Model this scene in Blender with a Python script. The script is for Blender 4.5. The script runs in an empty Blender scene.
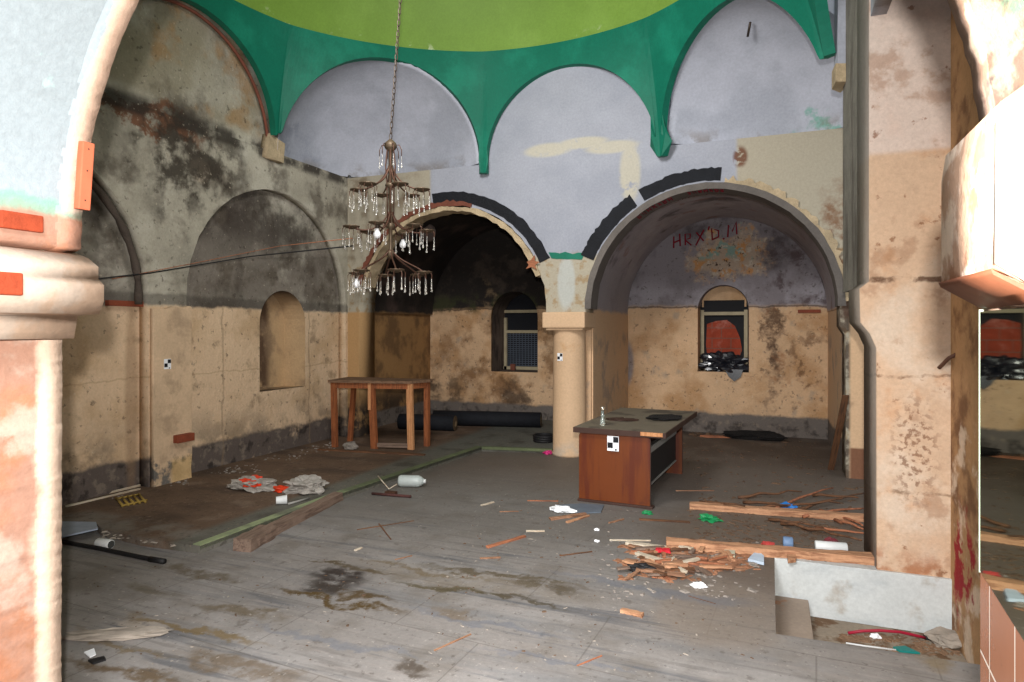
import bpy, bmesh, math, random
from mathutils import Vector, Matrix, noise
random.seed(11)
C = bpy.context.scene.collection
SC = bpy.context.scene
PI = math.pi
# ------------------------------------------------------------------ camera
CAMH = 1.7; F = 650.0; HZ = 328.0; YAW = math.atan2(258.0, F)
CS, SN = math.cos(YAW), math.sin(YAW)
cam = bpy.data.objects.new('camera', bpy.data.cameras.new('camera')); C.objects.link(cam)
cam.location = (0, 0, CAMH); cam.rotation_euler = (PI/2, 0, YAW)
cam.data.sensor_width = 36.0; cam.data.lens = F/1024*36.0
cam.data.shift_y = (HZ-341.0)/1024.0
cam.data.clip_start = 0.05
SC.camera = cam
# ------------------------------------------------------------------ light
w = bpy.data.worlds.new('world'); SC.world = w; w.use_nodes = True
bg = w.node_tree.nodes['Background']; bg.inputs[0].default_value = (0.86, 0.93, 1.0, 1); bg.inputs[1].default_value = 0.8
def area(name, loc, target, size, power, col=(1, 1, 1), sy=None, spread=None):
    l = bpy.data.lights.new(name, 'AREA'); l.energy = power; l.size = size; l.color = col
    if sy: l.shape = 'RECTANGLE'; l.size_y = sy
    if spread: l.spread = spread
    o = bpy.data.objects.new(name, l); C.objects.link(o); o.location = loc
    d = Vector(target)-Vector(loc); o.rotation_euler = d.to_track_quat('-Z', 'Y').to_euler()
    return o
area('camera_flash', (0.02, -0.09, 1.94), (-2.6, 8.0, 1.9), 0.07, 250, (1, 0.97, 0.94))
area('room_fill', (-2.2, 3.4, 4.9), (-2.9, 11.0, 1.9), 1.2, 150, (1, 0.98, 0.96), None, math.radians(140))  # added fill, no such lamp known; lifts the back of the room
area('near_floor_fill', (-0.8, 0.0, 3.3), (-1.2, 3.1, 0.0), 0.9, 85, (0.97, 0.97, 1.0), None, math.radians(85))  # added fill for the near floor, standing in for daylight from behind
SC.view_settings.view_transform = 'Standard'; SC.view_settings.look = 'None'
SC.view_settings.gamma = 1.0; SC.view_settings.use_curve_mapping = False
SC.view_settings.exposure = 0.0
# ------------------------------------------------------------------ picture rays used to measure positions
def ray(px, py):
    a = (px-512.0)/F
    return Vector((-SN+CS*a, CS+SN*a, (HZ-py)/F))
def fl(px, py, z=0.0):
    d = ray(px, py); t = (z-CAMH)/d.z
    return Vector((d.x*t, d.y*t, z))
def onY(px, py, Y):
    d = ray(px, py); t = Y/d.y
    return Vector((d.x*t, Y, CAMH+d.z*t))
def onX(px, py, X):
    d = ray(px, py); t = X/d.x
    return Vector((X, d.y*t, CAMH+d.z*t))
# ------------------------------------------------------------------ materials
def srgb(r, g, b):
    f = lambda c: (c/255/12.92) if c/255 <= 0.04045 else ((c/255+0.055)/1.055)**2.4
    return (f(r), f(g), f(b), 1)
class MB:
    """procedural material: a base colour and layers mixed in through masks in world space"""
    def __init__(s, name, base, rough=0.85, bump=0.15, bscale=14, metallic=0, var=0.18, vscale=2.2, spec=0.3, local=False, wob=0.3):
        s.loc = local; s.grain = 0.08 if bump else 0.0
        s.m = bpy.data.materials.new(name); s.m.use_nodes = True
        s.nt = s.m.node_tree; s.n = s.nt.nodes; s.l = s.nt.links
        s.b = s.n['Principled BSDF']
        s.b.inputs['Roughness'].default_value = rough; s.b.inputs['Metallic'].default_value = metallic
        s.b.inputs['Specular IOR Level'].default_value = spec
        if local: s.P = s.n.new('ShaderNodeTexCoord').outputs['Object']
        else: s.P = s.n.new('ShaderNodeNewGeometry').outputs['Position']
        nz = s.n.new('ShaderNodeTexNoise'); nz.inputs['Scale'].default_value = 2.6; nz.inputs['Detail'].default_value = 7; nz.inputs['Roughness'].default_value = 0.65
        s.l.new(s.P, nz.inputs['Vector'])
        d_ = s.v('SUBTRACT', nz.outputs['Color'], (0.5, 0.5, 0.5)); s.W = s.v('ADD', s.P, s.v('MULTIPLY', d_, (wob*4, wob*4, wob*4))); s.W2 = s.v('ADD', s.P, s.v('MULTIPLY', d_, (0.16, 0.16, 0.16)))
        s.col = None; s.base(base, var, vscale)
        if bump:
            t = s.noise(bscale, 8, 0.7); bp = s.n.new('ShaderNodeBump'); bp.inputs['Strength'].default_value = bump; bp.inputs['Distance'].default_value = 0.05
            s.l.new(t, bp.inputs['Height']); s.l.new(bp.outputs[0], s.b.inputs['Normal'])
    def v(s, op, a, b=None):
        n = s.n.new('ShaderNodeVectorMath'); n.operation = op
        for i, x in enumerate((a, b)):
            if x is None: continue
            if isinstance(x, tuple): n.inputs[i].default_value = x
            else: s.l.new(x, n.inputs[i])
        return n.outputs['Value'] if op in ('LENGTH', 'DISTANCE') else n.outputs[0]
    def f(s, op, a, b=0.0, c=None, clamp=False):
        n = s.n.new('ShaderNodeMath'); n.operation = op; n.use_clamp = clamp
        for i, x in enumerate((a, b, c)):
            if x is None: continue
            if isinstance(x, (int, float)): n.inputs[i].default_value = x
            else: s.l.new(x, n.inputs[i])
        return n.outputs[0]
    def step(s, x, lo, hi):
        n = s.n.new('ShaderNodeMapRange'); n.interpolation_type = 'SMOOTHSTEP'
        rev = lo > hi
        a, b = (hi, lo) if rev else (lo, hi)
        n.inputs['From Min'].default_value = a; n.inputs['From Max'].default_value = b
        n.inputs['To Min'].default_value = 1 if rev else 0; n.inputs['To Max'].default_value = 0 if rev else 1
        s.l.new(x, n.inputs['Value']); return n.outputs[0]
    def noise(s, scale, detail=6, rough=0.6, stretch=None, off=0.0, src=None):
        src = src or s.P
        if stretch or off:
            mp = s.n.new('ShaderNodeMapping'); s.l.new(src, mp.inputs[0])
            if stretch: mp.inputs['Scale'].default_value = stretch
            mp.inputs['Location'].default_value = (off, off*1.7, off*0.6); src = mp.outputs[0]
        t = s.n.new('ShaderNodeTexNoise'); t.inputs['Scale'].default_value = scale; t.inputs['Detail'].default_value = detail; t.inputs['Roughness'].default_value = rough
        s.l.new(src, t.inputs['Vector']); return t.outputs['Fac']
    def comp(s, ax, src=None):
        n = s.n.new('ShaderNodeSeparateXYZ'); s.l.new(src or s.P, n.inputs[0]); return n.outputs['XYZ'.index(ax.upper())]
    def mask(s, m):
        k = m[0]
        if k == 'n': # scale lo hi stretch off
            return s.step(s.noise(m[1], stretch=m[4] if len(m) > 4 else None, off=m[5] if len(m) > 5 else 0.0), m[2], m[3])
        if k in 'xyz': return s.step(s.comp(k, s.W2), m[1], m[2])
        if k in 'XYZ': return s.step(s.comp(k, s.P), m[1], m[2])
        if k in ('b', 'B'):  # centre radii soft
            src = s.W if k == 'b' else s.P
            c, r = m[1], m[2]; soft = m[3] if len(m) > 3 else 0.4
            d = s.v('DIVIDE', s.v('SUBTRACT', src, tuple(c)), tuple(r))
            return s.step(s.v('LENGTH', d), 1+soft, 1-soft)
        if k == '*':
            o = s.mask(m[1])
            for q in m[2:]: o = s.f('MULTIPLY', o, s.mask(q))
            return o
        if k == '+':
            o = s.mask(m[1])
            for q in m[2:]: o = s.f('MAXIMUM', o, s.mask(q))
            return o
        if k == '!': return s.f('SUBTRACT', 1.0, s.mask(m[1]))
        if k == 'line': # axis value halfwidth
            d = s.f('ABSOLUTE', s.f('SUBTRACT', s.comp(m[1], s.W2 if len(m) > 4 else s.P), m[2])); return s.step(d, m[3], m[3]*0.4)
        raise ValueError(k)
    def base(s, col, var, vs):
        rgb = s.n.new('ShaderNodeRGB'); rgb.outputs[0].default_value = col
        if var:
            t = s.noise(vs, 9, 0.68); r = s.n.new('ShaderNodeMapRange'); s.l.new(t, r.inputs[0])
            r.inputs[1].default_value = 0.3; r.inputs[2].default_value = 0.7; r.inputs[3].default_value = 1-var; r.inputs[4].default_value = 1+var*0.6
            mx = s.v('SCALE', rgb.outputs[0]); s.l.new(r.outputs[0], mx.node.inputs['Scale']); s.col = mx
        else: s.col = rgb.outputs[0]
    def layer(s, col, m, op=1.0, blend='MIX'):
        f = s.mask(m)
        if op != 1.0: f = s.f('MULTIPLY', f, op)
        mx = s.n.new('ShaderNodeMix'); mx.data_type = 'RGBA'; mx.blend_type = blend
        s.l.new(f, mx.inputs[0]); s.l.new(s.col, mx.inputs[6]); mx.inputs[7].default_value = col
        s.col = mx.outputs[2]; return s
    def done(s):
        t = s.noise(38 if not s.loc else 60, 4, 0.7); r = s.n.new('ShaderNodeMapRange'); s.l.new(t, r.inputs[0]); r.inputs[1].default_value = 0.32; r.inputs[2].default_value = 0.68; r.inputs[3].default_value = 1-s.grain; r.inputs[4].default_value = 1+s.grain
        if s.grain: mx = s.v('SCALE', s.col); s.l.new(r.outputs[0], mx.node.inputs['Scale']); s.col = mx
        s.l.new(s.col, s.b.inputs['Base Color']); return s.m
def simple(name, col, rough=0.7, metallic=0.0, var=0.15, vscale=8, bump=0.0, spec=0.3, local=True, bscale=30):
    return MB(name, col, rough, bump, bscale, metallic, var, vscale, spec, local).done()
# ------------------------------------------------------------------ object helpers
def link(name, me, mat, parent=None):
    o = bpy.data.objects.new(name, me); C.objects.link(o)
    if mat: me.materials.append(mat)
    if parent: o.parent = parent
    return o
def struct(o): o['kind'] = 'structure'; return o
def tag(o, label, cat, group=None, kind=None):
    o['label'] = label; o['category'] = cat
    if group: o['group'] = group
    if kind: o['kind'] = kind
    return o
def thing(name, label, cat, loc=(0, 0, 0), rz=0.0, group=None):
    o = bpy.data.objects.new(name, None); C.objects.link(o); o.location = loc; o.rotation_euler = (0, 0, rz)
    o.empty_display_size = 0.1
    return tag(o, label, cat, group)
def bm_obj(name, bm, mat, parent=None, smooth=False):
    bmesh.ops.recalc_face_normals(bm, faces=bm.faces)
    me = bpy.data.meshes.new(name); bm.to_mesh(me); bm.free()
    if smooth:
        for p in me.polygons: p.use_smooth = True
    return link(name, me, mat, parent)
def b_box(bm, c, s, M=None, bev=0.0):
    r = bmesh.ops.create_cube(bm, size=1.0)
    vs = r['verts']
    bmesh.ops.scale(bm, vec=s, verts=vs)
    if bev:
        es = list({e for v_ in vs for e in v_.link_edges})
        q = bmesh.ops.bevel(bm, geom=es, offset=bev, segments=2, affect='EDGES', profile=0.6)
        vs = list({v_ for f_ in q['faces'] for v_ in f_.verts} | {v_ for v_ in vs if v_.is_valid})
    if M is not None: bmesh.ops.transform(bm, matrix=M, verts=vs)
    bmesh.ops.translate(bm, vec=c, verts=vs)
    return vs
def b_lathe(bm, prof, n=24, c=(0, 0, 0), cap=True):
    rings = []
    for (r, z) in prof:
        rings.append([bm.verts.new((c[0]+r*math.cos(2*PI*i/n), c[1]+r*math.sin(2*PI*i/n), c[2]+z)) for i in range(n)])
    for a, b in zip(rings, rings[1:]):
        for i in range(n): bm.faces.new((a[i], a[(i+1) % n], b[(i+1) % n], b[i]))
    if cap:
        bm.faces.new(rings[0][::-1]); bm.faces.new(rings[-1])
def b_tube(bm, pts, r, n=8, cap=True, flat=1.0):
    pts = [Vector(p) for p in pts]; rings = []
    up = Vector((0, 0, 1))
    for i, p in enumerate(pts):
        t = (pts[min(i+1, len(pts)-1)]-pts[max(i-1, 0)]).normalized()
        if abs(t.dot(up)) > 0.95: up = Vector((1, 0, 0)) if abs(t.x) < 0.9 else Vector((0, 1, 0))
        a = t.cross(up).normalized(); b = a.cross(t).normalized()
        rr = r[i] if isinstance(r, (list, tuple)) else r
        rings.append([bm.verts.new(p+a*rr*math.cos(2*PI*k/n)+b*rr*flat*math.sin(2*PI*k/n)) for k in range(n)])
    for a, b in zip(rings, rings[1:]):
        for k in range(n): bm.faces.new((a[k], a[(k+1) % n], b[(k+1) % n], b[k]))
    if cap: bm.faces.new(rings[0][::-1]); bm.faces.new(rings[-1])
def tube(name, pts, r, mat, parent=None, n=8, flat=1.0, smooth=True):
    bm = bmesh.new(); b_tube(bm, pts, r, n, flat=flat); return bm_obj(name, bm, mat, parent, smooth)
def box(name, c, s, mat, parent=None, bev=0.0, M=None):
    bm = bmesh.new(); b_box(bm, c, s, M, bev); return bm_obj(name, bm, mat, parent)
def quad_prism(name, pts, z0, z1, mat, parent=None):
    bm = bmesh.new()
    a = [bm.verts.new((p[0], p[1], z0)) for p in pts]; b = [bm.verts.new((p[0], p[1], z1)) for p in pts]
    n = len(pts); bm.faces.new(a[::-1]); bm.faces.new(b)
    for i in range(n): bm.faces.new((a[i], a[(i+1) % n], b[(i+1) % n], b[i]))
    bmesh.ops.triangulate(bm, faces=[f for f in bm.faces if len(f.verts) > 4])
    return bm_obj(name, bm, mat, parent)
def panel(name, polys, thick, origin, U, V, N, mat, parent=None):
    """polygon with holes (first outline, then holes) in (u, v), extruded by thick along N"""
    cu = bpy.data.curves.new('tmp', 'CURVE'); cu.dimensions = '2D'; cu.fill_mode = 'BOTH'; cu.extrude = 0.5
    for p in polys:
        s = cu.splines.new('POLY'); s.points.add(len(p)-1); s.use_cyclic_u = True
        for i, q in enumerate(p): s.points[i].co = (q[0], q[1], 0, 1)
    o = bpy.data.objects.new('tmp', cu); C.objects.link(o)
    dg = bpy.context.evaluated_depsgraph_get(); me = bpy.data.meshes.new_from_object(o.evaluated_get(dg))
    bpy.data.objects.remove(o); bpy.data.curves.remove(cu)
    O, U, V, N = Vector(origin), Vector(U), Vector(V), Vector(N)
    for v_ in me.vertices:
        c = v_.co.copy(); v_.co = O+U*c.x+V*c.y+N*((c.z+0.5)*thick)
    me.materials.clear(); me.name = name
    bm = bmesh.new(); bm.from_mesh(me); bmesh.ops.remove_doubles(bm, verts=bm.verts, dist=1e-5)
    bmesh.ops.recalc_face_normals(bm, faces=bm.faces); bm.to_mesh(me); bm.free()
    return link(name, me, mat, parent)
def arch(cx, r, zs, jit=0.0, n=40, z0=0.0, seed=0):
    """points of an arched opening from (cx-r, z0) up over to (cx+r, z0)"""
    rnd = random.Random(seed); out = [(cx-r, z0)]
    for i in range(n+1):
        a = PI-PI*i/n; rr = r+(rnd.uniform(-jit, jit) if 0 < i < n else 0)
        out.append((cx+rr*math.cos(a), zs+rr*math.sin(a)))
    out.append((cx+r, z0)); return out
def arc_strip(name, cx, zs, r0, r1, a0, a1, y0, y1, mat, parent=None, jit0=0.0, jit1=0.0, n=40, seed=1, axis='Y'):
    """curved strip in a wall plane, between radii r0 and r1 and depths y0 and y1"""
    rnd = random.Random(seed); bm = bmesh.new(); rings = []
    for i in range(n+1):
        a = math.radians(a0+(a1-a0)*i/n); ra = r0+rnd.uniform(-jit0, jit0); rb = r1+rnd.uniform(-jit1, jit1); ring = []
        for r, y in ((ra, y0), (rb, y0), (rb, y1), (ra, y1)):
            u = cx+r*math.cos(a); z = zs+r*math.sin(a)
            ring.append(bm.verts.new((u, y, z) if axis == 'Y' else (y, u, z)))
        rings.append(ring)
    for a, b in zip(rings, rings[1:]):
        for k in range(4): bm.faces.new((a[k], a[(k+1) % 4], b[(k+1) % 4], b[k]))
    bm.faces.new(rings[0][::-1]); bm.faces.new(rings[-1])
    return bm_obj(name, bm, mat, parent)
def loft(name, A, B, mat, parent=None, close_back=False):
    """surface between two outlines of equal count"""
    bm = bmesh.new(); a = [bm.verts.new(p) for p in A]; b = [bm.verts.new(p) for p in B]; n = len(A)
    for i in range(n): bm.faces.new((a[i], a[(i+1) % n], b[(i+1) % n], b[i]))
    if close_back: bm.faces.new(b)
    return bm_obj(name, bm, mat, parent)
def jagged(p, q, n, amp, seed=0):
    rnd = random.Random(seed); out = []
    for i in range(n+1):
        t = i/n; e = 0 if i in (0, n) else 1
        out.append((p[0]+(q[0]-p[0])*t+e*rnd.uniform(-amp, amp), p[1]+(q[1]-p[1])*t+e*rnd.uniform(-amp, amp)))
    return out
# ------------------------------------------------------------------ setting: materials
def cracks(m, col=srgb(48, 40, 34), op=0.8):
    return m
DARK = srgb(44, 38, 33)
def patchy(m, col, scale, lo, hi, zone=None, op=1.0, stretch=None, off=0.0):
    k = ('n', scale, lo, hi, stretch, off)
    return m.layer(col, ('*', k, zone) if zone else k, op)
OCH = srgb(206, 172, 136)
def skirt(m, z0=0.30, floor=0.0):
    m.layer(srgb(104, 96, 90), ('z', z0+0.03, z0-0.03))
    patchy(m, srgb(50, 44, 41), 5, 0.5, 0.66, ('z', z0+0.02, z0-0.05), 0.8)
    patchy(m, srgb(130, 118, 104), 9, 0.55, 0.68, ('z', z0+0.02, z0-0.05), 0.7)
    return m
def m_north():
    m = MB('soot_over_ochre_plaster', OCH, bump=0.35)
    patchy(m, srgb(170, 128, 84), 1.7, 0.45, 0.65, None, 0.7)
    patchy(m, srgb(150, 140, 126), 3.1, 0.58, 0.72, None, 0.6, off=3)
    right = ('X', -2.5, -2.4)
    # grime on the right of the right hand bay
    m.layer(srgb(84, 62, 48), ('*', ('b', (0.05, 11, 1.5), (0.10, 9, 0.85), 0.6), ('n', 4, 0.32, 0.55)), 0.9)
    m.layer(srgb(96, 66, 44), ('*', ('b', (0.5, 11, 1.0), (0.42, 9, 0.6), 0.5), ('n', 4.2, 0.52, 0.64)), 0.75)
    m.layer(srgb(150, 98, 58), ('*', ('b', (0.2, 11, 1.4), (0.5, 9, 0.8), 0.5), ('n', 5.2, 0.56, 0.68, None, 4)), 0.5)
    m.layer(srgb(120, 120, 128), ('B', (-2.25, 11, 1.1), (0.1, 0.9, 0.35), 0.3), 0.8)
    # dirt above the skirting and in the left bay
    m.layer(srgb(120, 84, 50), ('*', ('b', (-4.3, 11, 1.0), (1.9, 9, 1.0), 0.5), ('n', 2.3, 0.46, 0.62, None, 7)), 0.75)
    m.layer(srgb(70, 56, 44), ('*', ('b', (-5.9, 11, 0.5), (0.7, 9, 0.6), 0.6), ('n', 3, 0.4, 0.6)), 0.8)
    m.layer(srgb(58, 46, 38), ('b', (-4.35, 11, 0.45), (0.18, 9, 0.25), 0.6), 0.8)
    # upper zone
    up = ('z', 2.0, 2.1)
    m.layer(srgb(126, 120, 124), ('*', up, right))
    patchy(m, srgb(68, 60, 62), 1.6, 0.45, 0.66, ('*', ('z', 2.25, 2.75), right), 0.85, off=2)
    patchy(m, srgb(156, 152, 158), 1.4, 0.48, 0.64, ('*', up, ('z', 2.7, 2.2), right), 0.9, off=5)
    patchy(m, srgb(74, 58, 58), 4, 0.5, 0.64, ('*', up, right, ('x', -0.2, 0.2)), 0.8)
    # flaked patch showing older layers of paint
    fz = ('b', (-0.62, 11, 2.86), (0.60, 9, 0.34), 0.25)
    m.layer(srgb(164, 146, 128), fz); 
    patchy(m, srgb(178, 130, 84), 6, 0.5, 0.58, fz); patchy(m, srgb(122, 146, 136), 4.5, 0.54, 0.6, ('*', fz, ('z', 2.75, 2.9)), off=9)
    patchy(m, srgb(176, 164, 148), 9, 0.56, 0.62, fz, off=3); patchy(m, srgb(70, 52, 44), 12, 0.6, 0.66, fz, off=1)
    m.layer(srgb(36, 31, 28), ('*', up, ('!', right)))
    patchy(m, srgb(72, 62, 54), 2.6, 0.52, 0.7, ('*', up, ('!', right)), 0.7)
    patchy(m, srgb(56, 58, 34), 3, 0.45, 0.6, ('*', ('z', 1.9, 2.05), ('z', 2.4, 2.2), ('!', right)), 0.8)
    m.layer(srgb(140, 118, 90), ('*', ('b', (-4.8, 11, 2.2), (0.14, 9, 0.35), 0.5), ('n', 7, 0.4, 0.6)), 0.5)
    m.layer(DARK, ('line', 'z', 2.04, 0.018, 1), 0.6)
    patchy(m, srgb(58, 48, 40), 16, 0.6, 0.68, None, 0.55, off=13); patchy(m, srgb(206, 186, 160), 22, 0.63, 0.7, ('!', up), 0.5, off=14)
    return skirt(m, 0.32).done()
def m_arcade():
    m = MB('whitewashed_arcade_plaster', srgb(158, 161, 171), bump=0.12, var=0.08)
    patchy(m, srgb(142, 146, 157), 0.9, 0.45, 0.65, None, 0.6)
    # filled repair with a bare cream colour
    a = onY(548, 150, 8.24); b = onY(612, 147, 8.24); c = onY(630, 172, 8.24)
    e = onY(582, 143, 8.24); rep = ('+', ('B', e, (0.34, 9, 0.075), 0.25), ('B', a, (0.33, 9, 0.09), 0.25), ('B', b, (0.34, 9, 0.08), 0.25), ('B', c, (0.13, 9, 0.38), 0.25))
    m.layer(srgb(190, 182, 158), ('*', rep, ('n', 6, 0.36, 0.46)), 0.7)
    beige = srgb(166, 158, 140)
    m.layer(beige, ('*', ('X', -0.40, -0.34), ('Z', 4.16, 4.10)))
    m.layer(beige, ('*', ('X', -4.50, -4.56), ('z', 4.02, 3.96)))
    patchy(m, srgb(120, 104, 84), 2.6, 0.5, 0.66, ('*', ('x', -4.6, -4.9), ('z', 4.0, 3.9)), 0.8)
    m.layer(beige, ('z', 2.70, 2.62)); patchy(m, srgb(150, 126, 92), 8, 0.5, 0.62, ('z', 2.75, 2.6), 0.8)
    m.layer(srgb(176, 180, 176), ('B', (-2.5, 8.24, 2.3), (0.12, 9, 0.36), 0.2), 0.8)
    m.layer(srgb(104, 64, 44), ('*', ('B', (-0.33, 8.24, 3.75), (0.08, 9, 0.12), 0.3), ('n', 12, 0.4, 0.5)), 0.9)
    m.layer(srgb(120, 84, 58), ('*', ('b', (0.78, 8.24, 2.6), (0.22, 9, 0.6), 0.5), ('n', 4, 0.42, 0.58)), 0.9)
    m.layer(srgb(60, 42, 32), ('*', ('X', 0.6, 0.66), ('z', 2.2, 2.0), ('n', 5, 0.42, 0.55)), 0.8)
    m.layer(OCH, ('*', ('X', 0.82, 0.86), ('Z', 1.86, 1.84))); m.layer(srgb(122, 84, 62), ('*', ('X', 0.82, 0.86), ('Z', 0.36, 0.33)))
    m.layer(srgb(84, 62, 50), ('*', ('X', 0.72, 0.80), ('Z', 2.25, 2.1), ('Z', 1.80, 1.86)), 0.8)
    m.layer(srgb(176, 140, 96), ('*', ('X', -5.6, -5.7), ('Z', 1.96, 1.92))); m.layer(srgb(70, 60, 52), ('*', ('X', -5.6, -5.7), ('Z', 0.7, 0.4), ('n', 4, 0.4, 0.55)))
    return m.done()
def m_west(deep):
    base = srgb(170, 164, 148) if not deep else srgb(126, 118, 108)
    m = MB('sooty_plaster_over_ochre', base, bump=0.4, var=0.25, vscale=1.8)
    patchy(m, srgb(190, 185, 170), 1.1, 0.48, 0.66, None, 0.8, off=4)
    patchy(m, srgb(86, 77, 66), 1.9, 0.48, 0.64, None, 0.75 if not deep else 0.85, off=1)
    patchy(m, srgb(62, 53, 46), 0.8, 0.53, 0.66, None, 0.65, (1, 1, 0.5), 6)
    if not deep:
        a = onX(150, 118, -5.95)
        m.layer(srgb(112, 74, 52), ('*', ('b', a, (9, 0.75, 0.14), 0.3), ('n', 5, 0.38, 0.48)), 0.95)
        m.layer(DARK, ('*', ('Z', 3.80, 3.9), ('Z', 4.14, 4.0), ('n', 2.5, 0.36, 0.55)), 0.9)
        d = onX(200, 170, -5.95); m.layer(srgb(186, 172, 152), ('*', ('B', d, (9, 0.13, 0.13), 0.3), ('n', 9, 0.38, 0.48)))
        e = onX(190, 165, -5.95); m.layer(srgb(50, 42, 34), ('*', ('b', e, (9, 0.75, 0.55), 0.5), ('n', 3, 0.42, 0.56)), 0.9)
        m.layer(srgb(136, 128, 106), ('*', ('Z', 4.05, 4.2), ('n', 1.2, 0.35, 0.6)), 0.8)
        m.layer(srgb(150, 112, 62), ('*', ('Z', 4.05, 4.2), ('n', 2.2, 0.5, 0.66, None, 8)), 0.6)
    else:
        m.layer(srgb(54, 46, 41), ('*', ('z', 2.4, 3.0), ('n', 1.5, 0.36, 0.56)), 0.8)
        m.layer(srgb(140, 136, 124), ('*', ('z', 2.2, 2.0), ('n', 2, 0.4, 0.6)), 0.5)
    zt = 1.94; XW_ = -5.95
    m.layer(srgb(70, 64, 58), ('line', 'z', zt+0.06, 0.09, 1), 0.6)
    low = ('z', zt+0.02, zt-0.03)
    m.layer(srgb(212, 184, 152), low)
    patchy(m, srgb(184, 154, 118), 1.6, 0.45, 0.66, low, 0.7); patchy(m, srgb(118, 98, 74), 3.4, 0.56, 0.7, low, 0.6, off=2)
    m.layer(srgb(120, 108, 92), ('*', low, ('z', 0.9, 0.3), ('n', 3, 0.4, 0.6)), 0.7)
    m.layer(srgb(150, 124, 90), ('*', low, ('line', 'z', 1.18, 0.012, 1)), 0.35)
    patchy(m, srgb(58, 49, 42), 15, 0.6, 0.68, None, 0.55, off=13); patchy(m, srgb(200, 188, 168), 24, 0.63, 0.7, None, 0.45, off=14)
    z0 = 0.36; m.layer(srgb(92, 82, 76), ('*', ('z', z0+0.03, z0-0.03), ('n', 1.5, 0.28, 0.4)))
    patchy(m, srgb(124, 112, 100), 8, 0.52, 0.64, ('z', z0, z0-0.06), 0.8); patchy(m, srgb(46, 40, 37), 6, 0.52, 0.64, ('z', z0, z0-0.05), 0.8, off=3)
    for yy in (5.95, 7.52): m.layer(srgb(128, 108, 84), ('*', low, ('line', 'y', yy, 0.02, 1)), 0.4)
    m.layer(srgb(140, 112, 84), ('*', low, ('B', (XW_, 4.75, 1.0), (9, 0.07, 1.0), 0.4)), 0.5)
    return m.done()
def m_vault(left):
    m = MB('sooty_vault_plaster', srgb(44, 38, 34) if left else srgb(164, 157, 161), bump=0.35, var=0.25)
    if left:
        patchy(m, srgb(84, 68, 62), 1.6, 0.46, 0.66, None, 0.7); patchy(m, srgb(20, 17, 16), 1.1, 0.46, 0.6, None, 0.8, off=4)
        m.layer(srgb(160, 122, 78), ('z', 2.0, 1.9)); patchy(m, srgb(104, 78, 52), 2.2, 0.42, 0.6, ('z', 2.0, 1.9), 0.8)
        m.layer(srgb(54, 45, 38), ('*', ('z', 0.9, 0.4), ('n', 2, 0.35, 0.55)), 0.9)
    else:
        patchy(m, srgb(150, 144, 150), 1.5, 0.45, 0.62, None, 0.8); patchy(m, srgb(70, 63, 64), 1.3, 0.52, 0.66, None, 0.75, (1, 1, 1), 3)
        patchy(m, srgb(140, 104, 94), 3.0, 0.58, 0.7, None, 0.6, off=6)
        m.layer(OCH, ('z', 2.0, 1.93)); patchy(m, srgb(120, 118, 120), 2.2, 0.5, 0.62, ('z', 1.7, 1.5), 0.5)
        m.layer(srgb(150, 146, 150), ('*', ('z', 1.9, 2.0), ('z', 2.7, 2.4), ('x', -1.9, -2.1)), 0.8)
    return skirt(m, 0.32).done()
def m_front():
    m = MB('peeling_white_and_pink_plaster', srgb(166, 126, 106), bump=0.22, bscale=22, var=0.1)
    patchy(m, srgb(176, 112, 74), 2.6, 0.5, 0.66, None, 0.7); patchy(m, srgb(184, 164, 148), 3.4, 0.52, 0.66, None, 0.8, off=2)
    patchy(m, srgb(150, 104, 74), 6, 0.62, 0.72, None, 0.7, off=5)
    L = ('X', -1.2, -1.3)
    m.layer(srgb(148, 158, 162), ('*', ('z', 2.12, 2.16), L)); 
    m.layer(srgb(120, 170, 150), ('*', L, ('line', 'z', 2.14, 0.035, 1), ('n', 6, 0.36, 0.5)), 0.7)
    patchy(m, srgb(166, 196, 190), 7, 0.62, 0.68, ('*', ('z', 2.2, 2.3), L), 0.7)
    m.layer(srgb(206, 176, 154), ('*', ('y', 1.60, 1.62), ('z', 2.12, 2.16), L)); m.layer(srgb(208, 186, 164), ('*', ('y', 1.58, 1.62), ('Z', 1.7, 1.68), L), 0.8)
    R = ('X', -0.6, -0.4)
    m.layer(srgb(130, 106, 92), R); patchy(m, srgb(136, 108, 86), 5, 0.48, 0.62, R, 0.75, off=7); patchy(m, srgb(186, 164, 144), 7, 0.5, 0.6, R, 0.8, off=3)
    patchy(m, srgb(84, 78, 76), 9, 0.57, 0.66, ('*', R, ('Z', 2.1, 2.2)), 0.8); m.layer(srgb(110, 170, 130), ('*', ('b', (0.4, 1.35, 2.35), (0.5, 0.12, 0.12), 0.4), ('n', 8, 0.45, 0.55)), 0.7)
    return m.done()
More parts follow.
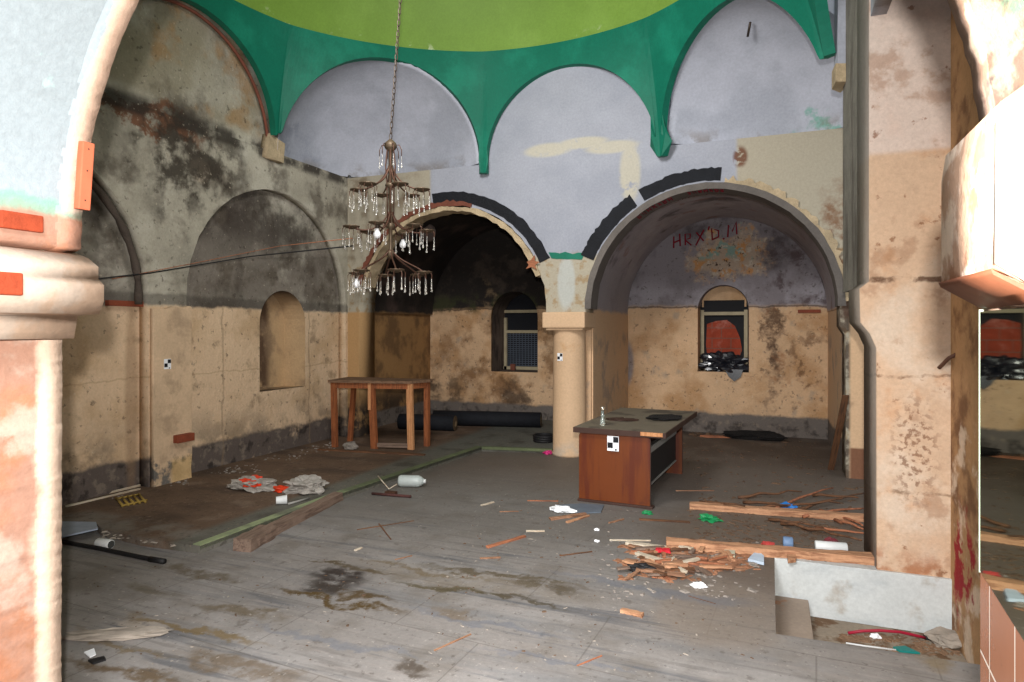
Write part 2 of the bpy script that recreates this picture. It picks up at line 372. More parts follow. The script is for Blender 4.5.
def m_pier():
    m = MB('stained_cream_plaster', srgb(198, 168, 140), bump=0.25, var=0.1)
    patchy(m, srgb(206, 188, 168), 1.8, 0.42, 0.62, None, 0.8); patchy(m, srgb(190, 140, 98), 2.8, 0.56, 0.7, None, 0.6, off=3)
    m.layer(srgb(206, 192, 184), ('Z', 2.9, 2.95), 0.7)
    patchy(m, srgb(150, 112, 84), 4, 0.55, 0.66, None, 0.5, off=11)
    patchy(m, srgb(122, 74, 40), 9, 0.64, 0.7, None, 0.7, off=6)
    m.layer(srgb(110, 70, 44), ('*', ('B', (0.93, 5.2, 0.85), (0.13, 9, 0.35), 0.5), ('n', 26, 0.5, 0.6)), 0.7)
    m.layer(srgb(90, 62, 44), ('*', ('line', 'z', 2.03, 0.03, 1), ('n', 5, 0.4, 0.55)), 0.9)
    m.layer(srgb(120, 90, 66), ('*', ('line', 'z', 1.36, 0.015, 1), ('n', 5, 0.42, 0.55)), 0.8)
    m.layer(srgb(120, 94, 70), ('*', ('line', 'z', 0.55, 0.015, 1), ('n', 5, 0.42, 0.55)), 0.7)
    m.layer(srgb(150, 92, 54), ('*', ('z', 0.2, 0.05), ('n', 5, 0.42, 0.58)), 0.8)
    side = ('X', 0.655, 0.645)
    m.layer(srgb(118, 112, 104), ('*', ('Y', 5.21, 5.24), ('X', 0.72, 0.70)), 0.85)
    return m.done()
def m_floor():
    m = MB('dirty_grey_marble', srgb(126, 121, 116), rough=0.62, bump=0.1, bscale=30, var=0.14, vscale=4.5, wob=0.12)
    patchy(m, srgb(150, 147, 144), 1.0, 0.44, 0.66, None, 0.45, (0.6, 1.4, 1)); patchy(m, srgb(96, 98, 100), 1.6, 0.5, 0.7, None, 0.5, (0.35, 2.4, 1), 3); patchy(m, srgb(140, 132, 126), 7, 0.52, 0.7, None, 0.4, (0.3, 3, 1), 2)
    patchy(m, srgb(96, 88, 78), 2.4, 0.5, 0.7, None, 0.5, off=5); m.layer(srgb(88, 84, 78), ('y', 3.9, 5.4), 0.6); patchy(m, srgb(70, 62, 54), 9, 0.62, 0.7, None, 0.5, off=8)  # the plain y layer paints light falloff, darkening the floor away from the camera
    patchy(m, srgb(66, 70, 76), 2.0, 0.56, 0.66, ('Y', 5.4, 4.6), 0.6, (0.25, 3.2, 1), 9)
    # slab joints
    br = m.n.new('ShaderNodeTexBrick'); mp = m.n.new('ShaderNodeMapping'); mp.inputs['Rotation'].default_value = (0, 0, 0.06); m.l.new(m.P, mp.inputs[0]); m.l.new(mp.outputs[0], br.inputs['Vector'])
    br.inputs['Scale'].default_value = 1.0; br.inputs['Brick Width'].default_value = 1.1; br.inputs['Row Height'].default_value = 0.62; br.inputs['Mortar Size'].default_value = 0.006; br.inputs['Mortar Smooth'].default_value = 0.6
    f = m.f('MULTIPLY', br.outputs['Fac'], 0.45); mx = m.n.new('ShaderNodeMix'); mx.data_type = 'RGBA'; m.l.new(f, mx.inputs[0]); m.l.new(m.col, mx.inputs[6]); mx.inputs[7].default_value = srgb(78, 72, 66); m.col = mx.outputs[2]
    # brown dirt under the arcade and round the rubbish
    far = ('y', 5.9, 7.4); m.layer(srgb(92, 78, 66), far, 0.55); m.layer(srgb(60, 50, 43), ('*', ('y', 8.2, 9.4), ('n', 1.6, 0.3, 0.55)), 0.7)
    m.layer(srgb(96, 80, 66), ('b', (0.0, 5.6, 0), (0.9, 1.3, 9), 0.4), 0.7)
    m.layer(srgb(124, 112, 100), ('*', ('b', fl(720, 610), (0.38, 0.5, 9), 0.25)), 0.6)
    # dried spills
    for (x, y, rx, ry, col, op) in ((333, 578, 0.22, 0.16, (42, 34, 30), 0.95), (322, 590, 0.16, 0.10, (46, 38, 32), 0.9), (330, 600, 0.46, 0.030, (72, 54, 20), 0.95), (362, 597, 0.2, 0.045, (70, 52, 20), 0.9),
                               (345, 568, 0.36, 0.03, (66, 52, 26), 0.85), (425, 570, 0.5, 0.035, (88, 72, 44), 0.7), (500, 576, 0.55, 0.035, (70, 58, 34), 0.8), (540, 587, 0.25, 0.045, (60, 50, 32), 0.85),
                               (445, 588, 0.30, 0.04, (68, 58, 30), 0.8), (510, 599, 0.36, 0.03, (60, 50, 28), 0.8), (455, 612, 0.16, 0.07, (104, 92, 78), 0.8), (460, 580, 0.9, 0.14, (112, 100, 82), 0.35),
                               (195, 574, 0.40, 0.06, (84, 74, 58), 0.8), (240, 612, 0.3, 0.05, (84, 70, 46), 0.7), (190, 630, 0.5, 0.035, (104, 86, 54), 0.8), (120, 643, 0.35, 0.03, (104, 86, 54), 0.7),
                               (160, 680, 0.6, 0.05, (84, 66, 42), 0.85), (240, 668, 0.4, 0.06, (90, 74, 54), 0.7), (150, 590, 0.25, 0.04, (96, 88, 72), 0.7),
                               (934, 660, 0.10, 0.12, (120, 106, 84), 0.8), (410, 666, 0.09, 0.05, (62, 52, 42), 0.8), (140, 625, 0.18, 0.04, (150, 140, 128), 0.8)):
        m.layer(srgb(*col), ('*', ('b', fl(x, y), (rx, ry, 9), 0.45), ('n', 9, 0.30, 0.52)), op)
    patchy(m, srgb(66, 60, 54), 26, 0.6, 0.67, None, 0.5, off=15); patchy(m, srgb(170, 164, 156), 34, 0.63, 0.7, None, 0.45, off=16); patchy(m, srgb(84, 80, 76), 5, 0.54, 0.66, None, 0.4, (0.25, 2.6, 1), 17)
    for (x, y, rx, ry) in ((480, 622, 0.5, 0.03), (640, 585, 0.6, 0.04), (330, 640, 0.5, 0.025), (560, 660, 0.4, 0.02), (690, 596, 0.35, 0.05)):
        m.layer(srgb(96, 100, 108), ('b', fl(x, y), (rx, ry, 9), 0.5), 0.5)
    return m.done()
def m_dais():
    m = MB('dusty_brown_floor', srgb(98, 78, 62), rough=0.9, bump=0.15, bscale=20, var=0.22, wob=0.15)
    patchy(m, srgb(70, 56, 46), 1.8, 0.48, 0.64, None, 0.7, (0.6, 1.4, 1)); patchy(m, srgb(126, 108, 92), 3, 0.54, 0.7, None, 0.5, off=2)
    m.layer(srgb(92, 92, 84), ('X', -4.35, -4.2), 0.85); m.layer(srgb(92, 92, 84), ('*', ('Y', 7.3, 7.7), ('X', -4.5, -4.2)), 0.5)
    patchy(m, srgb(62, 58, 50), 2.4, 0.5, 0.66, ('X', -4.4, -4.1), 0.7, off=4)
    m.layer(srgb(120, 116, 108), ('*', ('Y', 4.1, 3.95), ('n', 3, 0.4, 0.6)), 0.6)
    patchy(m, srgb(48, 40, 34), 22, 0.58, 0.66, None, 0.5, off=15); patchy(m, srgb(140, 122, 104), 28, 0.62, 0.69, None, 0.5, off=16)
    return m.done()
M_OCH = MB('ochre_plaster', OCH, bump=0.2); patchy(M_OCH, srgb(168, 130, 88), 1.7, 0.45, 0.65, None, 0.7); M_OCH = M_OCH.done()
M_WHITE = MB('white_dome_paint', srgb(176, 179, 190), bump=0.08, var=0.1); patchy(M_WHITE, srgb(150, 154, 164), 1.0, 0.45, 0.64, None, 0.7)
M_WHITE.layer(srgb(96, 160, 140), ('*', ('b', onY(815, 112, 7.9), (0.25, 0.6, 0.12), 0.4), ('n', 4, 0.42, 0.52)), 0.8)
M_WHITE.layer(srgb(120, 126, 138), ('*', ('b', onX(320, 148, -5.7), (0.7, 0.6, 0.3), 0.5), ('n', 3, 0.4, 0.55)), 0.7)
patchy(M_WHITE, srgb(118, 108, 96), 3, 0.48, 0.6, ('z', 4.2, 4.02), 0.6); M_WHITE = M_WHITE.done()
M_GREEN = MB('green_dome_paint', srgb(4, 104, 82), rough=0.6, bump=0.05, var=0.1); patchy(M_GREEN, srgb(24, 132, 106), 1.6, 0.5, 0.68, None, 0.5); M_GREEN = M_GREEN.done()
M_LIME = MB('lime_dome_paint', srgb(116, 148, 60), rough=0.6, bump=0.04, var=0.08); patchy(M_LIME, srgb(128, 160, 72), 1.2, 0.5, 0.66, None, 0.6)
patchy(M_LIME, srgb(196, 206, 170), 4, 0.6, 0.66, ('Z', 5.62, 5.5), 0.7); M_LIME = M_LIME.done()
M_COL = MB('smooth_cream_paint', srgb(200, 168, 134), rough=0.7, bump=0.05, var=0.06)
patchy(M_COL, srgb(184, 142, 98), 3.2, 0.6, 0.7, None, 0.5); M_COL.layer(srgb(170, 160, 146), ('*', ('z', 0.25, 0.05), ('n', 6, 0.4, 0.6)), 0.6); M_COL = M_COL.done()
M_RING = simple('grey_rendered_arch_edge', srgb(104, 98, 93), 0.9, var=0.25, vscale=4, bump=0.3, local=False)
M_CREAMRING = simple('cream_broken_plaster_edge', srgb(190, 170, 138), 0.9, var=0.3, vscale=6, bump=0.6, local=False)
M_TAR = simple('black_tar_felt', srgb(22, 24, 30), 0.75, var=0.4, vscale=5, bump=0.4, local=False)
M_RUST = simple('rusty_red_brown_paint', srgb(120, 70, 54), 0.8, var=0.3, vscale=5, bump=0.3, local=False)
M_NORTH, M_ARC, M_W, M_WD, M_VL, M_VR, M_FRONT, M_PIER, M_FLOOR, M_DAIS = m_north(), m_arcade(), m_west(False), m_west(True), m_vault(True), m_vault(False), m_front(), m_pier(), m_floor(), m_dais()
M_NICHE = MB('sooty_niche_plaster', srgb(190, 160, 122), bump=0.25); M_NICHE.layer(srgb(70, 48, 36), ('*', ('y', 7.20, 7.0), ('n', 3, 0.32, 0.5)), 0.9); patchy(M_NICHE, srgb(128, 106, 84), 2.5, 0.48, 0.64, None, 0.7); M_NICHE.layer(srgb(60, 50, 44), ('Z', 1.95, 2.2), 0.6); M_NICHE = M_NICHE.done()
X3, Y3, Z3 = (1, 0, 0), (0, 1, 0), (0, 0, 1)
# ------------------------------------------------------------------ floor, dais and sunken pit
PX0, PX1, PY0, PY1, PZ = 0.03, 1.75, 3.90, 5.18, -0.39
struct(panel('floor', [[(-9, -3.5), (4.5, -3.5), (4.5, 12.2), (-9, 12.2)], [(PX0, PY0), (PX1, PY0+0.04), (PX1, PY1), (PX0, PY1)]], 0.12, (0, 0, -0.12), X3, Y3, Z3, M_FLOOR))
M_RISER = MB('pale_marble_riser', srgb(188, 192, 190), rough=0.5, bump=0.03, var=0.06); patchy(M_RISER, srgb(160, 166, 168), 2.5, 0.46, 0.62, None, 0.7, (0.5, 1, 1.4)); patchy(M_RISER, srgb(150, 138, 122), 4, 0.55, 0.68, None, 0.6, off=2); M_RISER = M_RISER.done()
M_PIT = MB('dusty_pit_floor', srgb(136, 124, 108), bump=0.4, var=0.25); patchy(M_PIT, srgb(96, 72, 50), 6, 0.48, 0.6); M_PIT = M_PIT.done()
struct(box('trim_1', ((PX0+PX1)/2, PY1+0.044, PZ/2+0.001), (PX1-PX0, 0.1, -PZ), M_RISER, None, 0.004))
struct(box('trim_2', ((PX0+PX1)/2, 4.5, PZ-0.05), (PX1-PX0+0.2, 1.6, 0.1), M_PIT))
struct(box('trim_3', (PX0-0.052, 4.54, PZ/2-0.005), (0.1, 1.30, -PZ), M_PIT)); struct(box('trim_4', ((PX0+PX1)/2, PY0-0.08, PZ/2-0.07), (PX1-PX0, 0.1, -PZ-0.14), M_PIT))
M_SLAB = MB('dusty_step_stone', srgb(142, 128, 114), bump=0.1, var=0.12); patchy(M_SLAB, srgb(150, 100, 66), 5, 0.54, 0.62, ('Y', 4.85, 5.0), 0.8); M_SLAB = M_SLAB.done()
struct(box('trim_5', (0.03+0.115, 4.80, -0.33), (0.225, 0.74, 0.12), M_SLAB, None, 0.006))
DZ = 0.06
dp = [fl(66, 523, DZ), fl(97, 524, DZ), fl(101, 528, DZ), fl(140, 538, DZ), fl(200, 546, DZ), fl(340, 494, DZ), fl(482, 447, DZ), fl(551, 449, DZ)]
dais = [(-6.3, dp[0].y-0.05)]+[(p.x, p.y) for p in dp]+[(-2.5, 8.75), (-2.5, 11.3), (-6.3, 11.3)]
struct(quad_prism('trim_6', dais, -0.02, DZ, M_DAIS))
# ------------------------------------------------------------------ north bays behind the arcade
YN, YA = 11.0, 8.24
wl = (-4.80, -3.87, 0.90, 1.90); wr = (-1.10, -0.31, 0.99, 2.0)
def hole(x0, x1, z0, zs, n=20):
    r = (x1-x0)/2; cx = (x0+x1)/2
    return [(x0, z0)]+[(cx-r*math.cos(PI*i/n), zs+r*math.sin(PI*i/n)) for i in range(n+1)]+[(x1, z0)]
struct(panel('wall_north', [[(-6.6, -0.1), (1.6, -0.1), (1.6, 3.9), (-6.6, 3.9)], hole(*wl), hole(*wr)], 0.1, (0, YN, 0), X3, Z3, Y3, M_NORTH))
def bay(name, x0, x1, cx, r, mat):
    bm = bmesh.new(); prof = [(x0, -0.05), (x0, 1.95)]
    n = 28
    for i in range(n+1): prof.append((cx-r*math.cos(PI*i/n), 1.95+r*math.sin(PI*i/n)))
    prof += [(x1, 1.95), (x1, -0.05)]
    ys = [YA+0.40, 9.4, 10.2, YN+0.02]
    rows = [[bm.verts.new((x, y, z)) for (x, z) in prof] for y in ys]
    for a, b in zip(rows, rows[1:]):
        for i in range(len(prof)-1): bm.faces.new((a[i], a[i+1], b[i+1], b[i]))
    o = bm_obj(name, bm, mat); s = o.modifiers.new('thick', 'SOLIDIFY'); s.thickness = 0.12; s.offset = 1.0; return struct(o)
CL, RL, CR, RR, ZS = -4.265, 1.485, -0.72, 1.52, 1.95
vl = bay('wall_northwest', -6.05, -2.78, -4.40, 1.60, M_VL); vr = bay('wall_northeast', -2.24, 0.82, CR, 1.53, M_VR)
# ------------------------------------------------------------------ arcade wall with its two arches
aL = [(-5.75, 0.0)]+arch(CL, RL, ZS, 0.012, 44, ZS, 3)[1:-1]+[(-2.78, 1.90)]
aR = [(-2.24, 1.90)]+arch(CR, RR, ZS, 0.006, 44, ZS, 4)[1:-1]+[(0.80, 2.02), (0.74, 2.0), (0.74, 1.72), (0.80, 1.62), (0.80, 0)]
struct(panel('wall_arcade', [[(-6.3, 0)]+aL+aR+[(1.9, 0), (1.9, 3.97), (-1.20, 3.97), (-1.20, 5.3), (-3.69, 5.3), (-3.69, 3.97), (-6.3, 3.97)]], 0.42, (0, YA, 0), X3, Z3, Y3, M_ARC))
struct(arc_strip('trim_7', CR, ZS, 1.435, 1.515, 0, 180, YA-0.05, YA+0.30, M_RING, None, 0.004, 0.006))
struct(arc_strip('trim_8', CR, ZS, 1.50, 1.575, 2, 82, YA-0.035, YA+0.05, M_CREAMRING, None, 0.01, 0.035, 50, 5))
struct(arc_strip('trim_9', CL, ZS, 1.41, 1.48, 18, 165, YA-0.03, YA+0.25, M_CREAMRING, None, 0.012, 0.012, 50, 6))
struct(arc_strip('trim_10', CL, ZS, 1.47, 1.55, 75, 165, YA-0.03, YA+0.05, M_RUST, None, 0.01, 0.02, 50, 7))
gp = onY(553, 256, YA); gq = onY(582, 257, YA)
struct(panel('trim_11', [jagged((gp.x-0.02, gp.z-0.03), (gq.x, gq.z-0.035), 6, 0.012)+jagged((gq.x+0.04, gq.z+0.05), (gp.x-0.06, gp.z+0.05), 6, 0.02, 3)], 0.01, (0, YA-0.011, 0), X3, Z3, Y3, M_GREEN))
struct(box('wall_partition', (-2.51, 9.8, 1.0), (0.50, 2.4, 2.1), M_VR))
# ------------------------------------------------------------------ west wall: two blind arches, a niche, the lunette above
XW = -5.95; XD = XW-0.13
b1 = arch(6.75, 1.44, 2.04, 0.006, 44, -0.1, 8); b2 = arch(3.40, 1.44, 2.04, 0.006, 44, -0.1, 9)
struct(panel('wall_west', [[(1.7, -0.1)]+b2+b1+[(8.3, -0.1), (8.3, 3.97), (1.7, 3.97)]], 0.13, (XW, 0, 0), Y3, Z3, (-1, 0, 0), M_W))
nich = hole(6.55, 7.43, 0.88, 1.76)
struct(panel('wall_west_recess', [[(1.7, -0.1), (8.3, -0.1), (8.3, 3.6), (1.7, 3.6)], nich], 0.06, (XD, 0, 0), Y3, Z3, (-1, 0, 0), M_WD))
struct(loft('wall_west_niche', [(XD-0.001, u, v) for u, v in nich], [(XD-0.34, 6.99+(u-6.99)*0.92, v) for u, v in nich], M_NICHE, None, True))
struct(panel('wall_west_lunette', [jagged((1.7, 3.955), (6.62, 3.955), 60, 0.012)+[(6.62, 5.9), (1.7, 5.9)]], 0.1, (XW-0.04, 0, 0), Y3, Z3, (-1, 0, 0), M_W))
M_PIL = MB('dull_ochre_pilaster', srgb(206, 178, 146), bump=0.2); patchy(M_PIL, srgb(150, 128, 104), 2.4, 0.5, 0.64, None, 0.6); patchy(M_PIL, srgb(104, 100, 94), 5, 0.5, 0.6, ('z', 0.42, 0.3)); M_PIL.layer(srgb(196, 160, 84), ('*', ('z', 0.35, 0.25), ('Y', 5.05, 5.1)), 0.4); M_PIL = M_PIL.done()
struct(panel('trim_12', [jagged((4.86, 0.05), (5.32, 0.05), 4, 0.01)+jagged((5.33, 0.05), (5.33, 1.93), 14, 0.01, 2)+jagged((5.30, 1.94), (4.88, 1.90), 6, 0.015, 4)+[(4.86, 1.90)]], 0.06, (XW+0.055, 0, 0), Y3, Z3, (-1, 0, 0), M_PIL))
struct(tube('trim_13', [(XW+0.01, 4.72, 1.94)]+[(XW+0.01, 3.40+1.32*math.cos(a), 2.04+1.32*math.sin(a)) for a in [PI/2*i/16 for i in range(17)]], [0.036+0.008*math.sin(i*2.4) for i in range(18)], simple('dark_brick_arch_edge', srgb(84, 74, 66), 0.9, var=0.3, bump=0.5, local=False)))
# ------------------------------------------------------------------ octagon, squinches, drum and dome
ZD, ZR, RC, RD = 3.98, 5.46, Vector((-2.75, 5.20)), 3.05
V = [(-5.90, 6.60), (-3.67, 8.20), (-1.22, 8.20), (0.585, 6.50), (0.60, 4.0), (-1.2, 2.25), (-3.7, 2.25), (-5.90, 4.0)]
V = [Vector(p) for p in V]
def drum():
    bm = bmesh.new(); NS = 36; rows = []
    for i in range(8):
        a, b = V[i], V[(i+1) % 8]; L = (b-a).length; mg = 0.07; r = L/2-mg
        aa = math.atan2(a.y-RC.y, a.x-RC.x); ab = math.atan2(b.y-RC.y, b.x-RC.x)
        d = (ab-aa+PI) % (2*PI)-PI
        ts = [0.0, mg/L-1e-4]+[0.5-(r/L)*math.cos(PI*k/NS) for k in range(NS+1)]+[1-mg/L+1e-4]
        for k, t in enumerate(ts):
            p = a+(b-a)*t; x = (t-0.5)*L
            z = ZD-0.16 if (t < mg/L or t > 1-mg/L) else ZD+math.sqrt(max(0, r*r-x*x))*1.0
            an = aa+d*t; q = RC+Vector((math.cos(an), math.sin(an)))*(RD+0.04)
            if t < 0.25 and i in (0, 3): z = max(z, ZD+0.16)
            if t > 0.75 and i in (2, 7): z = max(z, ZD+0.16)
            if t < 0.25 and i in (0,): z = max(z, ZD+0.2)
            row = []
            for j in range(7):
                s = j/6; e = max(0.0, ((z+(ZR-z)*s)-ZD+0.16)/(ZR-ZD+0.16))**1.4
                xy = p*(1-e)+q*e; row.append(bm.verts.new((xy.x, xy.y, z+(ZR-z)*s)))
            rows.append(row)
    n = len(rows)
    for i in range(n):
        A, B = rows[i], rows[(i+1) % n]
        for j in range(6): bm.faces.new((A[j], B[j], B[j+1], A[j+1]))
    bmesh.ops.remove_doubles(bm, verts=bm.verts, dist=1e-4)
    o = bm_obj('wall_drum', bm, M_GREEN); s = o.modifiers.new('thick', 'SOLIDIFY'); s.thickness = 0.10; s.offset = -1.0
    return struct(o)
dr = drum()
# flip so that the thickness grows outwards whatever way recalculated normals point
bm = bmesh.new(); b_lathe(bm, [(RD+0.06, -0.10), (RD+0.005, -0.10), (RD-0.01, -0.06), (RD+0.005, 0.0), (RD+0.06, 0.0)], 96, (RC.x, RC.y, ZR), cap=False)
struct(bm_obj('trim_14', bm, M_GREEN, None, True))
bm = bmesh.new(); b_lathe(bm, [((RD+0.03)*math.cos(PI/2*i/24)+0.002, 2.75*math.sin(PI/2*i/24)) for i in range(25)], 96, (RC.x, RC.y, ZR), cap=False)
struct(bm_obj('ceiling', bm, M_LIME, None, True))
def squinch(name, a, b, corner):
    bm = bmesh.new(); mid = (a+b)/2; u = (b-a).normalized(); r = (b-a).length/2-0.05; N, K = 28, 12; rows = []
    inw = (mid-corner).normalized()
    gap = (mid-RC).length-RD-0.04
    gi = lambda i: gap*((r*math.sin(PI*i/N)+0.16)/(ZR-ZD+0.16))**1.4-0.03
    rows.append([bm.verts.new((mid.x+inw.x*gi(i)-u.x*(r-0.0)*math.cos(PI*i/N), mid.y+inw.y*gi(i)-u.y*r*math.cos(PI*i/N), ZD+r*math.sin(PI*i/N))) for i in range(N+1)])
    for k in range(K+1):
        s = k/K; c = mid.lerp(corner, s*0.97); rr = r*math.sqrt(max(0.0004, 1-s**1.6)); row = []
        for i in range(N+1):
            an = PI*i/N; x = -rr*math.cos(an); z = ZD+rr*math.sin(an)*(1.0)
            p = c+u*x; row.append(bm.verts.new((p.x, p.y, z)))
        rows.append(row)
    for A, B in zip(rows, rows[1:]):
        for i in range(N): bm.faces.new((A[i], A[i+1], B[i+1], B[i]))
    return struct(bm_obj(name, bm, M_WHITE, None, True))
squinch('wall_squinch_west', V[0], V[1], Vector((-5.93, 8.23))); squinch('wall_squinch_east', V[2], V[3], Vector((0.86, 8.23)))
struct(tube('trim_15', [(XW+0.03, 5.30+1.22*math.cos(a), ZD+1.22*math.sin(a)) for a in [PI*i/40 for i in range(41)]], 0.02, M_RUST))
struct(panel('wall_arch_corbel', [[(6.45, 3.86), (6.75, 3.84), (6.78, 4.10), (6.50, 4.16)]], 0.12, (XW+0.08, 0, 0), Y3, Z3, (-1, 0, 0), M_CREAMRING))
struct(box('wall_north_backing', (-2.2, 8.80, 4.95), (8.6, 0.12, 2.0), M_WHITE)); struct(box('wall_west_backing', (-6.35, 5.0, 4.95), (0.12, 7.8, 2.0), M_W))  # added backing slabs, block the bright world showing through gaps behind the drum
# ------------------------------------------------------------------ east side: pier, upper wall, vestibule
pp = [(0.70, 0), (0.70, 1.56), (0.66, 1.66), (0.60, 1.74), (0.595, 1.98), (0.655, 2.03), (0.655, 4.9), (1.75, 4.9), (1.75, -0.0)]
pe = struct(panel('wall_east', [pp], 0.42, (0, 5.20, 0), X3, Z3, Y3, M_PIER))
for v_ in pe.data.vertices:
    if v_.co.y > 5.4 and v_.co.x < 1.0: v_.co.x -= 0.032
M_EUP = MB('rough_grey_render', srgb(128, 124, 114), bump=0.7, bscale=7, var=0.25, vscale=5); patchy(M_EUP, srgb(82, 76, 68), 3, 0.48, 0.62, None, 0.8, (2, 2, 0.35)); M_EUP = M_EUP.done()
struct(quad_prism('wall_east_upper', [(0.657, 5.22), (0.655, 5.7), (0.61, 6.52), (0.95, 6.60), (1.7, 5.22)], 2.02, 5.9, M_EUP))
struct(quad_prism('wall_east_spandrel', [(0.60, 6.48), (0.88, 8.24), (1.2, 8.24), (0.95, 6.48)], 3.9, 5.9, M_EUP))
struct(quad_prism('trim_16', [(0.555, 6.36), (0.54, 6.52), (0.60, 6.62), (0.66, 6.40)], 3.98, 5.5, M_WHITE))
struct(quad_prism('trim_17', [(0.535, 6.34), (0.52, 6.54), (0.60, 6.66), (0.68, 6.40)], 3.86, 4.02, M_CREAMRING))
struct(panel('wall_east_lunette', [[(2.2, 3.9), (6.4, 3.9), (6.4, 5.9), (2.2, 5.9)]], 0.1, (0.66, 0, 0), Y3, Z3, (1, 0, 0), M_WHITE))
M_JAMB = MB('brown_stained_plaster', srgb(178, 138, 96), bump=0.4, var=0.2); patchy(M_JAMB, srgb(104, 68, 42), 3, 0.48, 0.64, None, 0.8); patchy(M_JAMB, srgb(222, 200, 176), 4, 0.5, 0.62, ('z', 1.2, 1.0), 0.8, off=3)
M_JAMB.layer(srgb(150, 26, 34), ('*', ('b', (1.15, 4.93, 0.18), (9, 0.16, 0.30), 0.3), ('n', 5, 0.44, 0.5))); M_JAMB = M_JAMB.done()
struct(quad_prism('wall_vestibule', [(1.14, 5.22), (1.17, 4.0), (1.20, 1.6), (1.7, 1.6), (1.7, 5.22)], -0.42, 4.9, M_JAMB))
# ------------------------------------------------------------------ south wall: the thick arch in the foreground
FX, FR, FZ = -1.0, 1.43, 2.0
fo = jagged((-2.545, -0.1), (-2.535, 1.98), 120, 0.0025, 21)+[(-2.46, 1.99)]+arch(FX, FR, FZ, 0.003, 150, FZ, 22)[1:-1]+[(0.43, 2.0), (0.43, -0.1)]
struct(panel('wall_south', [[(-7.2, -0.1)]+fo+[(1.74, -0.1), (1.74, 5.4), (-7.2, 5.4)]], 0.10, (0, 1.59, 0), X3, Z3, Y3, M_FRONT))
fn = [(q[0]+(0.0 if q[1] < 1.999 else 0.17*(q[0]+2.43)/2.86), q[1]+(0.0 if q[1] < 1.999 else 0.06*(q[1]-2.0))) for q in fo]
struct(panel('wall_south_face', [[(-7.2, -0.1)]+[(q[0]+(-0.015 if q[0] < -1 else 0.015), q[1]+(0.015 if q[1] > 2.0 else 0)) for q in fn]+[(1.74, -0.1), (1.74, 5.4), (-7.2, 5.4)]], 0.10, (0, 0.97, 0), X3, Z3, Y3, M_FRONT))
bm = bmesh.new(); rr_ = []
rnd = random.Random(5)
for k in range(9):
    tt = k/8; row = []
    for qa, qb in zip(fn, fo):
        jx = 0 if k in (0, 8) else rnd.uniform(-0.004, 0.004)
        row.append(bm.verts.new((qa[0]+(qb[0]-qa[0])*tt+jx, 0.965+0.635*tt, qa[1]+(qb[1]-qa[1])*tt+jx)))
    rr_.append(row)
for A, B in zip(rr_, rr_[1:]):
    for k in range(len(A)-1): bm.faces.new((A[k], A[k+1], B[k+1], B[k]))
struct(bm_obj('wall_south_lining', bm, M_FRONT, None, True))
M_IMP = MB('cream_impost_plaster', srgb(196, 168, 144), bump=0.12, bscale=12, var=0.08); patchy(M_IMP, srgb(170, 112, 62), 3, 0.48, 0.58, ('Y', 1.45, 1.40), 0.8); patchy(M_IMP, srgb(196, 180, 164), 4, 0.46, 0.58, None, 0.8, off=2); M_IMP = M_IMP.done()
def impost(name, prof, y0, y1, mat):
    return struct(panel(name, [prof], y1-y0, (0, y0, 0), X3, Z3, Y3, mat))
IPX = -0.045
imp = impost('trim_18', [(a+IPX, b) for a, b in [(-2.55, 1.66)]+jagged((-2.44, 1.66), (-2.42, 1.745), 3, 0.006)+[(-2.36, 1.75), (-2.30, 1.752), (-2.275, 1.80), (-2.275, 1.86), (-2.305, 1.885), (-2.305, 1.93), (-2.36, 1.965), (-2.44, 1.99), (-2.55, 1.99)]], 0.97, 1.70, M_IMP)
M_BRICK = simple('orange_brick', srgb(150, 62, 34), 0.85, var=0.25, vscale=14, bump=0.3, local=False)
p0 = onX(-6, 266, -2.275); p1 = onX(22, 289, -2.275)
struct(box('brick', (-2.285+IPX, (p0.y+p1.y)/2, 1.845), (0.05, 0.13, 0.075), M_BRICK, imp, 0.006))
p0 = onX(0, 222, -2.45); struct(box('brick', (-2.46, p0.y+0.05, 2.07), (0.10, 0.14, 0.06), M_BRICK, imp, 0.006))
M_IMR = MB('flaking_impost_plaster', srgb(196, 160, 134), bump=0.3, bscale=9, var=0.15); patchy(M_IMR, srgb(160, 112, 80), 6, 0.5, 0.6, None, 0.8); patchy(M_IMR, srgb(244, 226, 206), 7, 0.5, 0.6, None, 0.8, off=2); M_IMR = M_IMR.done()
M_SOF = MB('brown_board', srgb(112, 66, 44), rough=0.6, bump=0.1, var=0.2); M_SOF = M_SOF.done()
ir = impost('trim_19', [(0.45, 1.742)]+[(0.352, 1.802), (0.352, 2.02), (0.36, 2.08), (0.40, 2.11), (0.50, 2.12), (0.5, 1.742)], 1.317, 1.685, M_IMR)
struct(panel('soffit_board', [[(0.425, 1.742), (0.350, 1.790), (0.346, 1.800), (0.425, 1.752)]], 0.366, (0, 1.318, 0), X3, Z3, Y3, M_SOF, ir))
struct(panel('lit_end_face', [[(0.350, 1.808), (0.42, 1.756), (0.5, 1.756), (0.5, 2.03), (0.352, 2.045)]], 0.02, (0, 1.30, 0), X3, Z3, Y3, simple('flash_lit_plaster', srgb(240, 232, 216), 0.7, var=0.05), ir))  # end face of the impost, painted near white for the flash hitting it
